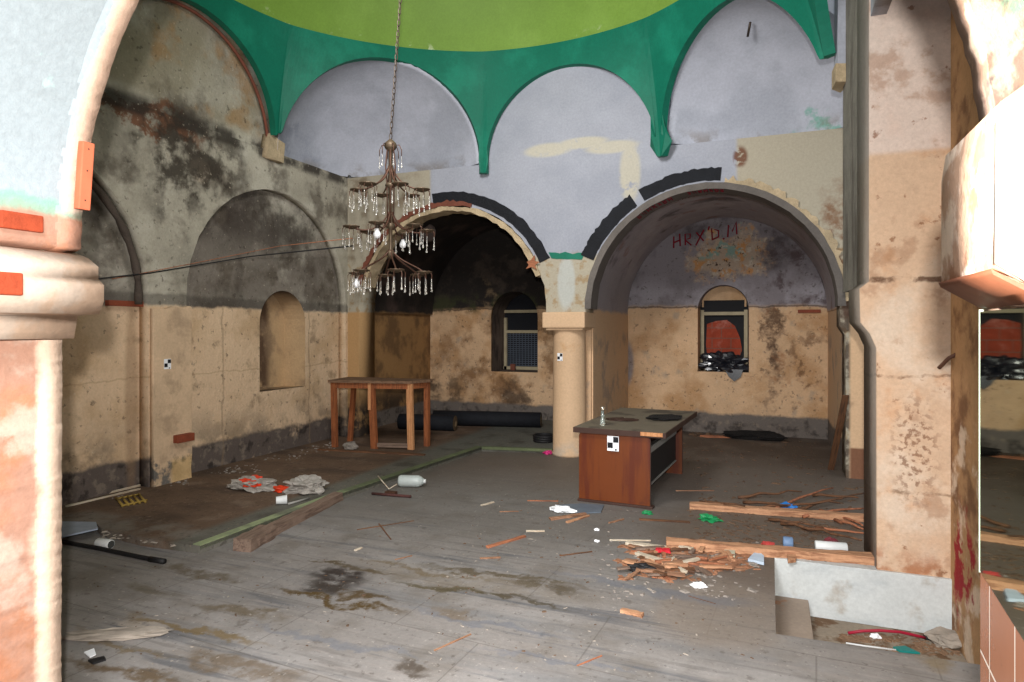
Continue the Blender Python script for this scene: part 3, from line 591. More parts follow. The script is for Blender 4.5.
# mirror and tiles on the right jamb
M_MIR = MB('old_mirror', srgb(205, 214, 188), rough=0.03, metallic=1.0, bump=0, var=0.05); M_MIR.layer(srgb(60, 56, 48), ('n', 18, 0.70, 0.74), 0.8); M_MIR = M_MIR.done()
XJ = 0.428
def tilemat():
    m = MB('brown_wall_tile', srgb(150, 96, 68), rough=0.25, bump=0, var=0.1, spec=0.5)
    br = m.n.new('ShaderNodeTexBrick'); mp = m.n.new('ShaderNodeMapping'); mp.inputs['Rotation'].default_value = (0, PI/2, 0); mp.inputs['Location'].default_value = (0.0, 0.13, 0)
    sp = m.n.new('ShaderNodeCombineXYZ'); m.l.new(m.comp('Y'), sp.inputs[0]); m.l.new(m.comp('Z'), sp.inputs[1]); m.l.new(sp.outputs[0], br.inputs['Vector'])
    br.offset = 0.0; br.inputs['Scale'].default_value = 1.0; br.inputs['Brick Width'].default_value = 0.20; br.inputs['Row Height'].default_value = 0.20; br.inputs['Mortar Size'].default_value = 0.003
    mx = m.n.new('ShaderNodeMix'); mx.data_type = 'RGBA'; m.l.new(br.outputs['Fac'], mx.inputs[0]); m.l.new(m.col, mx.inputs[6]); mx.inputs[7].default_value = srgb(226, 214, 200); m.col = mx.outputs[2]
    return m.done()
tiles = struct(box('trim_20', (XJ+0.012, 1.325, 0.53), (0.03, 0.73, 1.30), tilemat(), None, 0.002))
struct(box('tile_edge', (XJ+0.014, 1.692, 0.66), (0.032, 0.003, 2.14), simple('white_grout_edge', srgb(176, 168, 152), 0.8), tiles))
JM = Matrix.Translation((XJ, 1.69, 0)) @ Matrix.Rotation(math.radians(-4.25), 4, 'Z') @ Matrix.Translation((-XJ, -1.69, 0))
def turn(o): o.data.transform(JM); return o
turn(tiles); turn(tiles.children[0])
mir = thing('mirror', 'tall speckled mirror with a greenish tint on the right jamb above brown tiles', 'mirror', (XJ, 1.33, 1.2))
def local(o, parent):
    """keep world geometry while parenting under a placed empty"""
    o.parent = parent; o.matrix_parent_inverse = (Matrix.Translation(parent.location) @ parent.rotation_euler.to_matrix().to_4x4()).inverted(); return o
local(turn(box('mirror_glass', (XJ-0.002, 1.325, 1.455), (0.006, 0.715, 0.56), M_MIR, None)), mir)
local(turn(box('edge_strip', (XJ-0.002, 1.687, 1.455), (0.008, 0.004, 0.57), simple('pale_mirror_edge', srgb(150, 160, 140), 0.4), None)), mir)
# ------------------------------------------------------------------ things: materials
M_CARC = simple('cherry_wood_veneer', srgb(140, 62, 28), 0.38, var=0.25, vscale=4, spec=0.5)
M_CARC = MB('cherry_wood_veneer', srgb(106, 52, 18), rough=0.36, bump=0, var=0.1, spec=0.5, local=True); patchy(M_CARC, srgb(84, 34, 18), 5, 0.46, 0.64, None, 0.8, (1.8, 1.8, 0.18)); patchy(M_CARC, srgb(66, 30, 20), 3, 0.5, 0.66, ('Z', 0.25, 0.02), 0.8); M_CARC = M_CARC.done()
M_DUSTTOP = MB('dusty_dark_tabletop', srgb(104, 95, 80), rough=0.75, bump=0.08, var=0.15, local=True); patchy(M_DUSTTOP, srgb(70, 62, 54), 3, 0.5, 0.64, None, 0.8); M_DUSTTOP = M_DUSTTOP.done()
M_DKWOOD = simple('dark_brown_wood', srgb(62, 42, 34), 0.6, var=0.2)
M_BLK = simple('matt_black', srgb(26, 25, 26), 0.6, var=0.2); M_CHAR = simple('charred_black', srgb(24, 21, 20), 0.9, var=0.4, bump=0.5)
M_GREY = simple('light_grey_panel', srgb(138, 136, 130), 0.6, var=0.2)
def wood(name, c1, c2, sc=(1, 12, 12)):
    m = MB(name, c1, rough=0.75, bump=0.2, bscale=18, var=0.15, vscale=6, local=True); patchy(m, c2, 4, 0.44, 0.64, None, 0.8, sc); return m.done()
M_ORW = wood('orange_pine_wood', srgb(146, 86, 50), srgb(104, 58, 36), (12, 12, 1)); M_PALEW = wood('pale_pink_pine', srgb(196, 142, 98), srgb(160, 104, 64), (12, 12, 1))
M_PLANK = wood('raw_pine_plank', srgb(184, 138, 104), srgb(124, 82, 58)); M_BEAM = wood('weathered_brown_beam', srgb(122, 102, 88), srgb(84, 66, 56)); M_SPL = wood('splintered_wood', srgb(150, 112, 86), srgb(98, 66, 48))
M_STICK = wood('orange_stick_wood', srgb(160, 102, 72), srgb(112, 68, 48)); M_TWIG = wood('brown_branch_bark', srgb(106, 72, 48), srgb(60, 42, 32)); M_PALEST = wood('pale_lath_wood', srgb(196, 184, 164), srgb(160, 140, 116))
M_WHITEP = simple('white_plastic', srgb(206, 208, 206), 0.5, var=0.1); M_BAG = simple('dirty_white_plastic_bag', srgb(156, 150, 142), 0.5, var=0.3, vscale=10, bump=0.3)
M_REDB = simple('orange_red_print', srgb(206, 58, 26), 0.5, var=0.2); M_JUG = MB('frosted_plastic', srgb(190, 198, 194), rough=0.35, bump=0, var=0.05, local=True); M_JUG.b.inputs['Transmission Weight'].default_value = 0.25; M_JUG = M_JUG.done()
M_PAPER = simple('white_paper', srgb(232, 234, 236), 0.8, var=0.04); M_INK = simple('black_print', srgb(22, 22, 26), 0.8, var=0); M_FRAME = simple('cream_window_paint', srgb(164, 152, 124), 0.6, var=0.2, vscale=10)
M_IRON = simple('tarnished_brass', srgb(92, 78, 62), 0.5, metallic=0.5, var=0.3, vscale=14); M_DKIRON = simple('dark_iron_chain', srgb(66, 56, 48), 0.5, metallic=0.5, var=0.3)
M_RUSTI = simple('rusted_copper_arm', srgb(84, 58, 46), 0.5, metallic=0.4, var=0.3, vscale=20); M_STEEL = simple('bright_worn_metal', srgb(206, 196, 176), 0.25, metallic=0.9)
def glass(name, col, rough=0.03, tr=0.9):
    m = bpy.data.materials.new(name); m.use_nodes = True; b = m.node_tree.nodes['Principled BSDF']; b.inputs['Base Color'].default_value = col; b.inputs['Roughness'].default_value = rough; b.inputs['Transmission Weight'].default_value = tr; b.inputs['IOR'].default_value = 1.45; return m
M_CRYS = glass('crystal_drop_glass', (0.85, 0.83, 0.78, 1), 0.08, 0.75); M_BULB = glass('frosted_bulb_glass', (0.92, 0.93, 0.95, 1), 0.3, 0.15); M_BOT = glass('clear_bottle_glass', (0.85, 0.95, 0.9, 1), 0.05, 0.85)
M_WMESH = simple('grey_window_grille', srgb(84, 92, 104), 0.6, var=0.2); M_BACK = simple('night_dark_backing', srgb(20, 22, 28), 0.8, var=0.2); M_PANE = MB('dark_grimy_pane', srgb(30, 30, 33), rough=0.8, bump=0, var=0.3, local=True); M_PANE = M_PANE.done()
def rockify(bm, amp, sc, seed=0.0):
    for v_ in bm.verts:
        v_.co += noise.noise_vector(v_.co*sc+Vector((seed, seed*2, 0)))*amp
def poly_obj(name, pts, z, h, mat, label, cat, group=None, jit=0.0):
    """thin sheet lying flat: outline in world (x, y)"""
    c = Vector((sum(p[0] for p in pts)/len(pts), sum(p[1] for p in pts)/len(pts), z))
    o = quad_prism(name, [(p[0]-c.x, p[1]-c.y) for p in pts], 0, h, mat); o.location = c
    return tag(o, label, cat, group)
def bar(name, p, q, w_, h, mat, label, cat, group=None, rag=0.006, seed=1, segs=10):
    """a plank or stick from p to q with a slightly irregular outline"""
    p, q = Vector(p), Vector(q); d = q-p; L = d.length; rnd = random.Random(seed); bm = bmesh.new(); rings = []
    for i in range(segs+1):
        x = -L/2+L*i/segs; a = w_/2; j = lambda: rnd.uniform(-rag, rag)
        ex = rnd.uniform(-rag*3, rag*3) if i in (0, segs) else 0
        rings.append([bm.verts.new((x+ex+j(), yy+j(), zz+j()*0.5)) for yy, zz in ((-a, 0.0), (a, 0.0), (a*0.96, h), (-a*0.96, h))])
    for A, B in zip(rings, rings[1:]):
        for k in range(4): bm.faces.new((A[k], A[(k+1) % 4], B[(k+1) % 4], B[k]))
    bm.faces.new(rings[0][::-1]); bm.faces.new(rings[-1])
    o = bm_obj(name, bm, mat); o.location = (p+q)/2; o.rotation_euler = d.to_track_quat('X', 'Z').to_euler()
    return tag(o, label, cat, group)
def lump(name, c, s, mat, label, cat, group=None, amp=0.35, seed=1, parent=None, rz=0.0, sub=3):
    bm = bmesh.new(); bmesh.ops.create_icosphere(bm, subdivisions=sub, radius=1.0); rockify(bm, amp, 1.6, seed); rockify(bm, amp*0.5, 4.0, seed+3)
    zmin = min(v_.co.z for v_ in bm.verts)
    for v_ in bm.verts: v_.co = Vector((v_.co.x*s[0], v_.co.y*s[1], max(0.0, v_.co.z+0.65)*s[2]))
    o = bm_obj(name, bm, mat, parent); o.location = c; o.rotation_euler = (0, 0, rz)
    return tag(o, label, cat, group) if label else o
# ------------------------------------------------------------------ column between the two bays
cb = fl(568.5, 456, 0); colx, coly = -2.51, 8.42
t = thing('column', 'round cream plastered column with a square capital between the two arches', 'column', (colx, coly, 0))
bm = bmesh.new(); b_lathe(bm, [(0.235, 0.0), (0.235, 0.03), (0.222, 0.05), (0.222, 1.0), (0.216, 1.62), (0.222, 1.66), (0.24, 1.675), (0.24, 1.70)], 48); bm_obj('shaft', bm, M_COL, t, True)
bm = bmesh.new(); b_box(bm, (0, 0, 1.805), (0.58, 0.58, 0.21), None, 0.02); b_box(bm, (0, 0, 1.695), (0.50, 0.50, 0.05), None, 0.012); bm_obj('capital', bm, M_COL, t)
def marker(loc, rot, s, label):
    m = thing('survey_marker', label, 'marker', loc); m.rotation_euler = rot; m['group'] = 'black and white survey markers'
    box('card', (0, 0, 0), (s, 0.003, s*1.25), M_PAPER, m)
    for dx, dz in ((s*0.24, s*0.33), (-s*0.24, -s*0.15)): box('black_square', (dx, -0.003, dz), (s*0.44, 0.003, s*0.46), M_INK, m)
    bm = bmesh.new(); bmesh.ops.create_cone(bm, cap_ends=True, segments=10, radius1=s*0.08, radius2=s*0.08, depth=0.003, matrix=Matrix.Translation((s*0.25, -0.003, -s*0.5)) @ Matrix.Rotation(PI/2, 4, 'X')); bm_obj('dot', bm, M_INK, m)
    return m
def on_col(px, py, r):
    d = ray(px, py); o = Vector((0, 0)); dd = Vector((d.x, d.y)); c = Vector((colx, coly)); a = dd.dot(dd); b = -2*dd.dot(c); cc = c.dot(c)-r*r
    tt = (-b-math.sqrt(b*b-4*a*cc))/(2*a); return Vector((d.x*tt, d.y*tt, CAMH+d.z*tt))
p = on_col(560, 357, 0.224); marker(p, (0, 0, math.atan2(p.y-coly, p.x-colx)+PI/2), 0.082, 'small checkered survey marker card on the round column')
p = onX(167.5, 364, XW+0.058); marker((XW+0.058, p.y, p.z), (0, 0, PI/2), 0.085, 'small checkered survey marker card on the flat wall pilaster')
# ------------------------------------------------------------------ windows
def window(name, hl, yb, frame_x, zsill, transoms, grille):
    x0, x1, z0, zs = hl; r = (x1-x0)/2
    rear = [(frame_x[0]+(u-x0)/(x1-x0)*(frame_x[1]-frame_x[0]), v) for u, v in hole(*hl)]
    lw = loft(name, [(u, YN+0.02, v) for u, v in hole(*hl)], [(u, yb, v) for u, v in rear], M_NORTH if not grille else M_SPLAY)
    struct(lw)
    top = zs+r
    fr = bmesh.new(); a, b = frame_x; fw = 0.055
    b_box(fr, (a+fw/2+0.01, yb-0.05, (z0+zs)/2), (fw, 0.06, zs-z0)); b_box(fr, (b-fw/2-0.01, yb-0.05, (z0+zs)/2), (fw, 0.06, zs-z0))
    b_box(fr, ((a+b)/2, yb-0.05, z0+0.03), (b-a, 0.06, 0.06))
    for tz in transoms: b_box(fr, ((a+b)/2, yb-0.052, tz), (b-a-0.02, 0.062, 0.055))
    bm_obj('window_frame', fr, M_FRAME, lw)
    pn = panel('pane', [rear], 0.01, (0, yb-0.015, 0), X3, Z3, Y3, M_PANE if not grille else M_BACK, lw)
    return lw
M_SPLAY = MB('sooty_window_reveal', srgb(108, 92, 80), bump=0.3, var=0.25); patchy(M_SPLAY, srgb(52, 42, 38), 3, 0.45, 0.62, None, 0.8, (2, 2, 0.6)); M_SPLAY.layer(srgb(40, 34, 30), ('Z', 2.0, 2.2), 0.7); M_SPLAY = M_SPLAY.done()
f0 = onY(505, 350, 11.75); f1 = onY(537, 350, 11.75)
w1 = window('window_1', wl, 11.75, (f0.x, -3.87), 0.9, (1.63, 2.02), True)
a_, b_ = f0.x+0.07, -3.93
bm = bmesh.new(); ng = 13
for i in range(1, ng): x = a_+(b_-a_)*i/ng; b_box(bm, (x, 11.70, 1.27), (0.012, 0.012, 0.68))
for i in range(1, 17): b_box(bm, ((a_+b_)/2, 11.70, 0.94+0.68*i/17), (b_-a_, 0.012, 0.012))
bm_obj('grille', bm, M_WMESH, w1)
p = onY(512, 376, 11.4); q = tag(box('brick_piece', (0, 0, 0.06), (0.09, 0.06, 0.12), M_RUST, None, 0.008), 'broken reddish brick piece on the sill of the grilled window', 'brick'); q.location = (p.x, 11.45, 0.90)
w2 = window('window_2', wr, 11.36, (-1.09, -0.33), 0.99, (1.94,), False)
def brickmat():
    m = MB('red_brickwork', srgb(150, 62, 40), bump=0.2, var=0.25, vscale=5)
    br = m.n.new('ShaderNodeTexBrick'); mp = m.n.new('ShaderNodeMapping'); mp.inputs['Rotation'].default_value = (PI/2, 0, 0); m.l.new(m.P, mp.inputs[0]); m.l.new(mp.outputs[0], br.inputs['Vector'])
    br.inputs['Scale'].default_value = 1; br.inputs['Brick Width'].default_value = 0.3; br.inputs['Row Height'].default_value = 0.17; br.inputs['Mortar Size'].default_value = 0.008
    mx = m.n.new('ShaderNodeMix'); mx.data_type = 'RGBA'; m.l.new(m.f('MULTIPLY', br.outputs['Fac'], 0.7), mx.inputs[0]); m.l.new(m.col, mx.inputs[6]); mx.inputs[7].default_value = srgb(104, 84, 74); m.col = mx.outputs[2]
    patchy(m, srgb(176, 120, 108), 3, 0.54, 0.66, None, 0.6); return m.done()
bp = [onY(x, y, 11.33) for x, y in ((707, 324), (716, 321), (727, 320), (735, 326), (740, 338), (742, 350), (738, 362), (722, 366), (708, 362), (706, 345))]
struct(panel('brick_infill', [[(p.x, p.z) for p in bp]], 0.012, (0, 11.325, 0), X3, Z3, Y3, brickmat(), w2))
box('lintel_board', ((-1.09-0.33)/2, 11.325, 2.22), (0.7, 0.02, 0.34), M_OCH, w2)['kind'] = 'structure'
box('upper_pane', ((-1.09-0.33)/2, 11.31, 2.06), (0.64, 0.01, 0.20), M_PANE, w2)['kind'] = 'structure'
# black plastic on the sill
p = onY(722, 372, 11.1)
M_BPL = simple('shiny_black_plastic', srgb(24, 26, 34), 0.22, var=0.3, spec=0.8)
def crumple(name, s, mat, seed, sub=4, amp=0.5, parent=None):
    bm = bmesh.new(); bmesh.ops.create_icosphere(bm, subdivisions=sub, radius=1.0)
    for v_ in bm.verts:
        n1 = noise.noise(v_.co*2.1+Vector((seed, 0, 0))); n2 = abs(noise.noise(v_.co*5.0+Vector((0, seed, 0)))); v_.co *= 1+amp*n1-amp*0.7*n2
        v_.co = Vector((v_.co.x*s[0], v_.co.y*s[1], max(0, v_.co.z+0.55)*s[2]*0.65))
    return bm_obj(name, bm, mat, parent)
o = crumple('black_plastic_sheet', (0.40, 0.14, 0.30), M_BPL, 5, 4, 0.7); o.location = (-0.70, 11.12, 0.985); tag(o, 'crumpled shiny black plastic sheeting heaped on the brick filled window sill', 'plastic sheet')
tip = panel('hanging_corner', [[(0.02, 0.06), (0.30, 0.05), (0.27, -0.06), (0.17, -0.14), (0.08, -0.06)]], 0.012, (0, -0.16, 0), X3, Z3, Y3, M_BPL, o)
# ------------------------------------------------------------------ tar felt strips, wood bits in the walls, wires, plate
def tar(cx, zs, r0, r1, a0, a1, label, seed):
    o = arc_strip('tar_felt_strip', 0, 0, r0, r1, a0, a1, -0.012, 0.0, M_TAR, None, 0.006, 0.012, 26, seed); o.location = (cx, YA-0.001, zs); tag(o, label, 'felt strip', 'tar felt strips over the arches')
tar(CL, ZS, 1.53, 1.68, 24, 98, 'black tar felt strip over the left arch', 1)
tar(CR, ZS, 1.545, 1.72, 123, 156, 'black tar felt strip low on the left of the right arch', 2)
tar(CR, ZS, 1.545, 1.70, 84, 119, 'black tar felt strip across the crown of the right arch', 3)
M_REDW = simple('red_brown_wood', srgb(132, 66, 44), 0.7, var=0.25, bump=0.2)
def wallbit(name, x0, x1, y0, y1, X, dep, mat, label, cat):
    a, b = onX(x0, y0, X), onX(x1, y1, X); o = box(name, (0, 0, 0), (dep, abs(b.y-a.y), abs(a.z-b.z)), mat, None, 0.004); o.location = ((X), (a.y+b.y)/2, (a.z+b.z)/2); return tag(o, label, cat)
wallbit('wood_block', 107, 145, 300, 307, XD+0.03, 0.06, M_REDW, 'red brown wooden block set in the wall under the dark arch edge', 'wood block')
wallbit('wood_peg', 175, 192, 435.5, 440, XW+0.08, 0.08, M_REDW, 'short red brown wooden peg low on the wall pilaster', 'wood peg')
a, b = onX(80, 143, -2.44), onX(80, 211, -2.44)
o = box('wood_strip', (0, 0, 0), (0.03, 0.045, 0.25), simple('salmon_painted_wood', srgb(190, 100, 70), 0.7, var=0.15), None, 0.004); o.location = (-2.378, 1.665, 2.267); o.rotation_euler = (0, 0.1, 0); tag(o, 'salmon painted wooden strip nailed on the edge of the foreground arch', 'wood strip')
for k, dz in enumerate((-0.09, 0.02, 0.10)):
    nb = bmesh.new(); bmesh.ops.create_uvsphere(nb, u_segments=8, v_segments=6, radius=0.004, matrix=Matrix.Translation((0.013, 0.0, dz))); bm_obj('nail', nb, M_DKIRON, o)
a, b, c = onX(95, 278, XW+0.03), onX(150, 274, XW+0.1), None
cw = onX(342, 239, -5.2)
tag(tube('electric_wire', [onX(60, 283, XW+0.02), onX(150, 273, XW+0.12), onX(250, 256.5, -5.6), Vector((-3.45, 4.85, 2.43))], 0.007, M_BLK), 'black wire stretched from the left wall to the chandelier', 'wire')
tag(tube('copper_wire', [onX(112, 279, XW+0.02), onX(195, 263, XW+0.12), onX(280, 246, -5.6), Vector((-3.45, 4.86, 2.50))], 0.004, M_STICK), 'thin orange copper wire above the black one on the left', 'wire')
p = onY(427, 233, 10.97); bm = bmesh.new(); bmesh.ops.create_cone(bm, cap_ends=True, segments=32, radius1=0.155, radius2=0.14, depth=0.03, matrix=Matrix.Rotation(PI/2, 4, 'X'))
o = bm_obj('round_plate', bm, simple('dull_brown_metal_plate', srgb(96, 84, 78), 0.7, var=0.15)); d_ = ray(427, 233); yy = 9.3; o.location = (d_.x*yy/d_.y, yy, CAMH+d_.z*yy/d_.y); tag(o, 'round dull brown plate high in the sooty left bay', 'plate')
o['label'] = 'round dull brown plate hanging high inside the sooty left bay'
p = o.location; tube('hanger', [(0, 0, 0.14), (0.01, 0, 0.34)], 0.006, M_DKIRON, o)
pts = [onY(x, y, 8.19) for x, y in ((527, 262), (531, 260), (535, 255), (535, 261), (540, 262), (535, 265), (537, 270), (532, 267), (526, 269), (529, 265))]
o = panel('dried_scrap', [[(q.x-pts[0].x, q.z-pts[0].z) for q in pts]], 0.008, (0, 0, 0), X3, Z3, Y3, M_STICK); o.location = (pts[0].x, 8.18, pts[0].z); tag(o, 'small star shaped orange scrap stuck on the edge of the left arch', 'scrap')
# graffiti on the rear wall of the right bay, red spray paint
M_SPRAY = simple('red_spray_paint', srgb(120, 14, 34), 0.7, var=0.2, local=False)
GL = {'H': [[(0, 0), (0, 1)], [(0.6, 0), (0.6, 1)], [(0, 0.5), (0.6, 0.5)]], 'R': [[(0, 0), (0, 1), (0.5, 0.95), (0.5, 0.6), (0, 0.5), (0.6, 0)]], 'X': [[(0, 0), (0.7, 1)], [(0, 1), (0.7, 0)]], 'I': [[(0.1, 0), (0.1, 1)]],
      'D': [[(0, 0), (0, 1), (0.55, 0.8), (0.6, 0.3), (0, 0)]], 'M': [[(0, 0), (0.05, 1), (0.4, 0.4), (0.75, 1), (0.8, 0)]], "'": [[(0.1, 0.8), (0.2, 1.1)]], '.': [[(0, 0), (0.06, 0.06)]], 'S': [[(0.5, 0.9), (0.1, 0.8), (0.5, 0.4), (0.1, 0.05)]], 'N': [[(0, 0), (0, 1), (0.5, 0), (0.5, 1)]]}
def write(text, org, du, dv, adv, r, parent, name):
    bm = bmesh.new(); x = 0; rnd = random.Random(3)
    for ch in text:
        for st in GL[ch]:
            b_tube(bm, [org(x+u*0.8+rnd.uniform(-.05, .05), v_+rnd.uniform(-.06, .06)) for u, v_ in st], r, 6)
        x += adv.get(ch, 0.85)
    o = bm_obj(name, bm, M_SPRAY, parent); return struct(o)
gA, gB = onY(674, 248, YN), onY(735, 236, YN)
north = bpy.data.objects['wall_north']
def g1(u, v_):
    tt = u/4.6; return (gA.x+(gB.x-gA.x)*tt, YN-0.004, gA.z+(gB.z-gA.z)*tt+v_*0.19+0.02*math.sin(u*3))
write("HRX'D.M", g1, 0, 0, {"'": 0.35, '.': 0.3, 'M': 1.0}, 0.014, north, 'graffiti')
def arcwrite(name, r, y, a0, a1, h, text, parent):
    n = len(text)*0.85
    def g(u, v_):
        a = math.radians(a0+(a1-a0)*u/n); return (CR+r*math.cos(a), y+v_*h, ZS+r*math.sin(a))
    write(text, g, 0, 0, {}, 0.007, parent, name)
tr7 = bpy.data.objects['trim_7']
arcwrite('graffiti', 1.432, YA-0.02, 126, 106, 0.16, 'RNHXSRH', tr7); arcwrite('graffiti', 1.432, YA-0.02, 99, 81, 0.13, 'SNRHSDR', tr7); arcwrite('graffiti', 1.518, YA+0.46, 107, 84, 0.22, 'SHRDNRSI', vr)
# ------------------------------------------------------------------ desk
ang = math.radians(-3.5)
t = thing('desk', 'cherry wood desk with solid end panels and a dusty dark top', 'desk', (-1.40, 6.18, 0), ang)
def rpanel(name, w_, h, th, y, parent, mat, r=0.05, x=0.0, z=0.0):
    n = 6; pts = [(x-w_/2, z), (x+w_/2, z)]+[(x+w_/2-r+r*math.sin(PI/2*(1-i/n)), z+h-r+r*math.cos(PI/2*(1-i/n))) for i in range(n+1)]+[(x-w_/2+r-r*math.sin(PI/2*i/n), z+h-r+r*math.cos(PI/2*i/n)) for i in range(n+1)]
    return panel(name, [pts], th, (0, y, 0), X3, Z3, Y3, mat, parent)
e = rpanel('end_panel', 0.70, 0.68, 0.035, 0.0, t, M_CARC); rpanel('edge_banding', 0.712, 0.684, 0.012, 0.012, e, M_DKWOOD, 0.052, 0, 0.001)
e = rpanel('end_panel', 0.70, 0.68, 0.035, 1.60, t, M_CARC); rpanel('edge_banding', 0.712, 0.684, 0.012, 1.612, e, M_DKWOOD, 0.052, 0, 0.001)
box('plinth', (0.01, 0.02, 0.012), (0.74, 0.09, 0.024), M_DKWOOD, t, 0.004)
tp = box('desk_top', (0.05, 0.83, 0.705), (0.90, 1.72, 0.045), M_DUSTTOP, t, 0.005)
box('front_edge', (0.05, -0.032, 0.70), (0.90, 0.012, 0.052), M_DKWOOD, tp, 0.002)
box('side_edge', (0.503, 0.83, 0.70), (0.010, 1.72, 0.052), M_DKWOOD, tp, 0.002)
o = box('splintered_edge', (0.375, -0.040, 0.706), (0.21, 0.012, 0.036), M_PALEW, tp, 0.002)
mp_ = box('modesty_panel', (0.27, 0.82, 0.36), (0.02, 1.56, 0.40), M_BLK, t); box('grey_rail', (0.286, 0.80, 0.50), (0.014, 1.54, 0.06), M_GREY, mp_); box('lower_rail', (0.286, 0.80, 0.16), (0.014, 1.54, 0.014), M_GREY, mp_)
p = fl(612, 445, 0); pd = onY(613, 444, 6.14)
marker((pd.x-0.005, 6.163, pd.z), (0, 0, ang), 0.115, 'larger checkered survey marker card on the end of the cherry wood desk')
p = fl(664, 418.5, 0.728); o = lump('charred_rag', (p.x, p.y, 0.728), (0.17, 0.22, 0.02), M_CHAR, 'flat black charred rag lying on the far part of the dusty desk top', 'rag', amp=0.4, seed=4, rz=0.2)
p = fl(622, 420, 0.728); o = lump('dark_cloth', (p.x, p.y, 0.728), (0.14, 0.11, 0.012), M_DKWOOD, 'thin dark brown cloth on the desk top behind the glass bottle', 'cloth', amp=0.5, seed=9)
p = fl(602.5, 425.5, 0.728); t = thing('bottle', 'slim clear glass bottle standing on the left of the desk top', 'bottle', (p.x, p.y, 0.728))
bm = bmesh.new(); b_lathe(bm, [(0.022, 0), (0.026, 0.006), (0.026, 0.05), (0.016, 0.07), (0.014, 0.15)], 16); bm_obj('glass_body', bm, M_BOT, t, True); bm = bmesh.new(); b_lathe(bm, [(0.020, 0.15), (0.022, 0.155), (0.022, 0.185), (0.016, 0.19)], 16); bm_obj('cap', bm, M_STEEL, t, True)
# ------------------------------------------------------------------ table
TZ = DZ
L1, L2, L3, L4, L5 = fl(335, 447, TZ), fl(374.5, 448.5, TZ), fl(411, 449.5, TZ), fl(427, 446, TZ), fl(350, 441, TZ)
tc = (L1+L4)/2; t = thing('wooden_table', 'rough wooden work table with five orange brown legs by the left wall', 'table', (tc.x, tc.y, TZ))
th = onY(380, 381, L2.y).z-TZ
def leg(b, top, wx, wy, mat):
    b, top = b-t.location, top-t.location; bm = bmesh.new(); lo = [bm.verts.new((b.x+sx*wx/2, b.y+sy*wy/2, 0)) for sx, sy in ((-1, -1), (1, -1), (1, 1), (-1, 1))]; hi = [bm.verts.new((top.x+sx*wx/2, top.y+sy*wy/2, th-0.03)) for sx, sy in ((-1, -1), (1, -1), (1, 1), (-1, 1))]
    bm.faces.new(lo[::-1]); bm.faces.new(hi)
    for k in range(4): bm.faces.new((lo[k], lo[(k+1) % 4], hi[(k+1) % 4], hi[k]))
    return bm_obj('leg', bm, mat, t)
leg(L1, L1+Vector((-0.02, 0, 0)), 0.075, 0.05, M_ORW); leg(L2, L2+Vector((-0.05, 0, 0)), 0.09, 0.05, M_ORW); leg(L3, L3+Vector((-0.02, 0, 0)), 0.085, 0.045, M_PALEW); leg(L4, L4+Vector((0, 0, 0)), 0.07, 0.06, M_ORW); leg(L5, L5+Vector((0.06, 0.02, 0)), 0.065, 0.05, M_ORW)
o = box('light_strip', (L2.x-t.location.x-0.065, L2.y-t.location.y-0.028, th*0.78), (0.042, 0.012, th*0.42), M_PALEW, t, 0.002)
def apron(a, b, dz=0.07, z=None, mat=M_ORW, nm='apron', hgt=0.075):
    a, b = a-t.location, b-t.location; a.z = b.z = 0; d = b-a; o = box(nm, (0, 0, 0), (d.length, 0.025, hgt), mat, t, 0.003); o.location = ((a.x+b.x)/2, (a.y+b.y)/2, th-dz if z is None else z); o.rotation_euler = (0, 0, math.atan2(d.y, d.x))
apron(L1, L2); apron(L2, L3); apron(L3, L4); apron(L4, L5); apron(L5, L1); apron(L2, L3, 0, 0.05, M_BEAM, 'stretcher', 0.06)
ex = Vector((0.07, 0.02, 0)); ey = Vector((0.0, 0.09, 0))
pts = [L1-t.location-ex-ey*0.5, L2-t.location-ey*0.6, L3-t.location-ey*0.6+ex*0.2, L4-t.location+ex-ey*0.5, L4-t.location+ex*0.8+ey*0.5, L5-t.location-ex+ey]
quad_prism('table_top', [(q.x, q.y) for q in pts], th-0.03, th+0.005, wood('worn_grey_brown_boards', srgb(120, 92, 70), srgb(76, 56, 44)), t)
# ------------------------------------------------------------------ chandelier
CX, CY = -3.14, 4.98
t = thing('chandelier', 'three tiered brass chandelier with glass drops hanging on a long chain', 'chandelier', (CX, CY, 1.95))
def tz(py): return CAMH+(HZ-py)/F*5.78-1.95
bm = bmesh.new()
top = Vector((0.33, 0.10, 8.22-1.95)); z0 = tz(139); n = 96
for i in range(n):
    c = Vector((0, 0, z0)).lerp(top, (i+0.5)/n); ln = (top-Vector((0, 0, z0))).length/n*1.25
    ring = []; a = (i % 2)*PI/2
    pts = [(c.x+0.013*math.cos(u)*math.cos(a), c.y+0.013*math.cos(u)*math.sin(a), c.z+ln/2*math.sin(u)) for u in [2*PI*k/10 for k in range(11)]]
    b_tube(bm, pts, 0.0045, 5, cap=False)
bm_obj('chain', bm, M_DKIRON, t)
bm = bmesh.new(); b_lathe(bm, [(0.012, tz(139)), (0.05, tz(143)), (0.058, tz(146)), (0.045, tz(149)), (0.02, tz(151)), (0.018, tz(165)), (0.03, tz(170)), (0.018, tz(174)), (0.016, tz(182)), (0.045, tz(184)), (0.048, tz(186)), (0.02, tz(188)), (0.016, tz(222)), (0.04, tz(224)), (0.042, tz(227)), (0.018, tz(229)), (0.015, tz(250)), (0.035, tz(252)), (0.03, tz(256)), (0.008, tz(259))][::-1], 20)
bm_obj('stem', bm, M_IRON, t, True)
bm = bmesh.new()
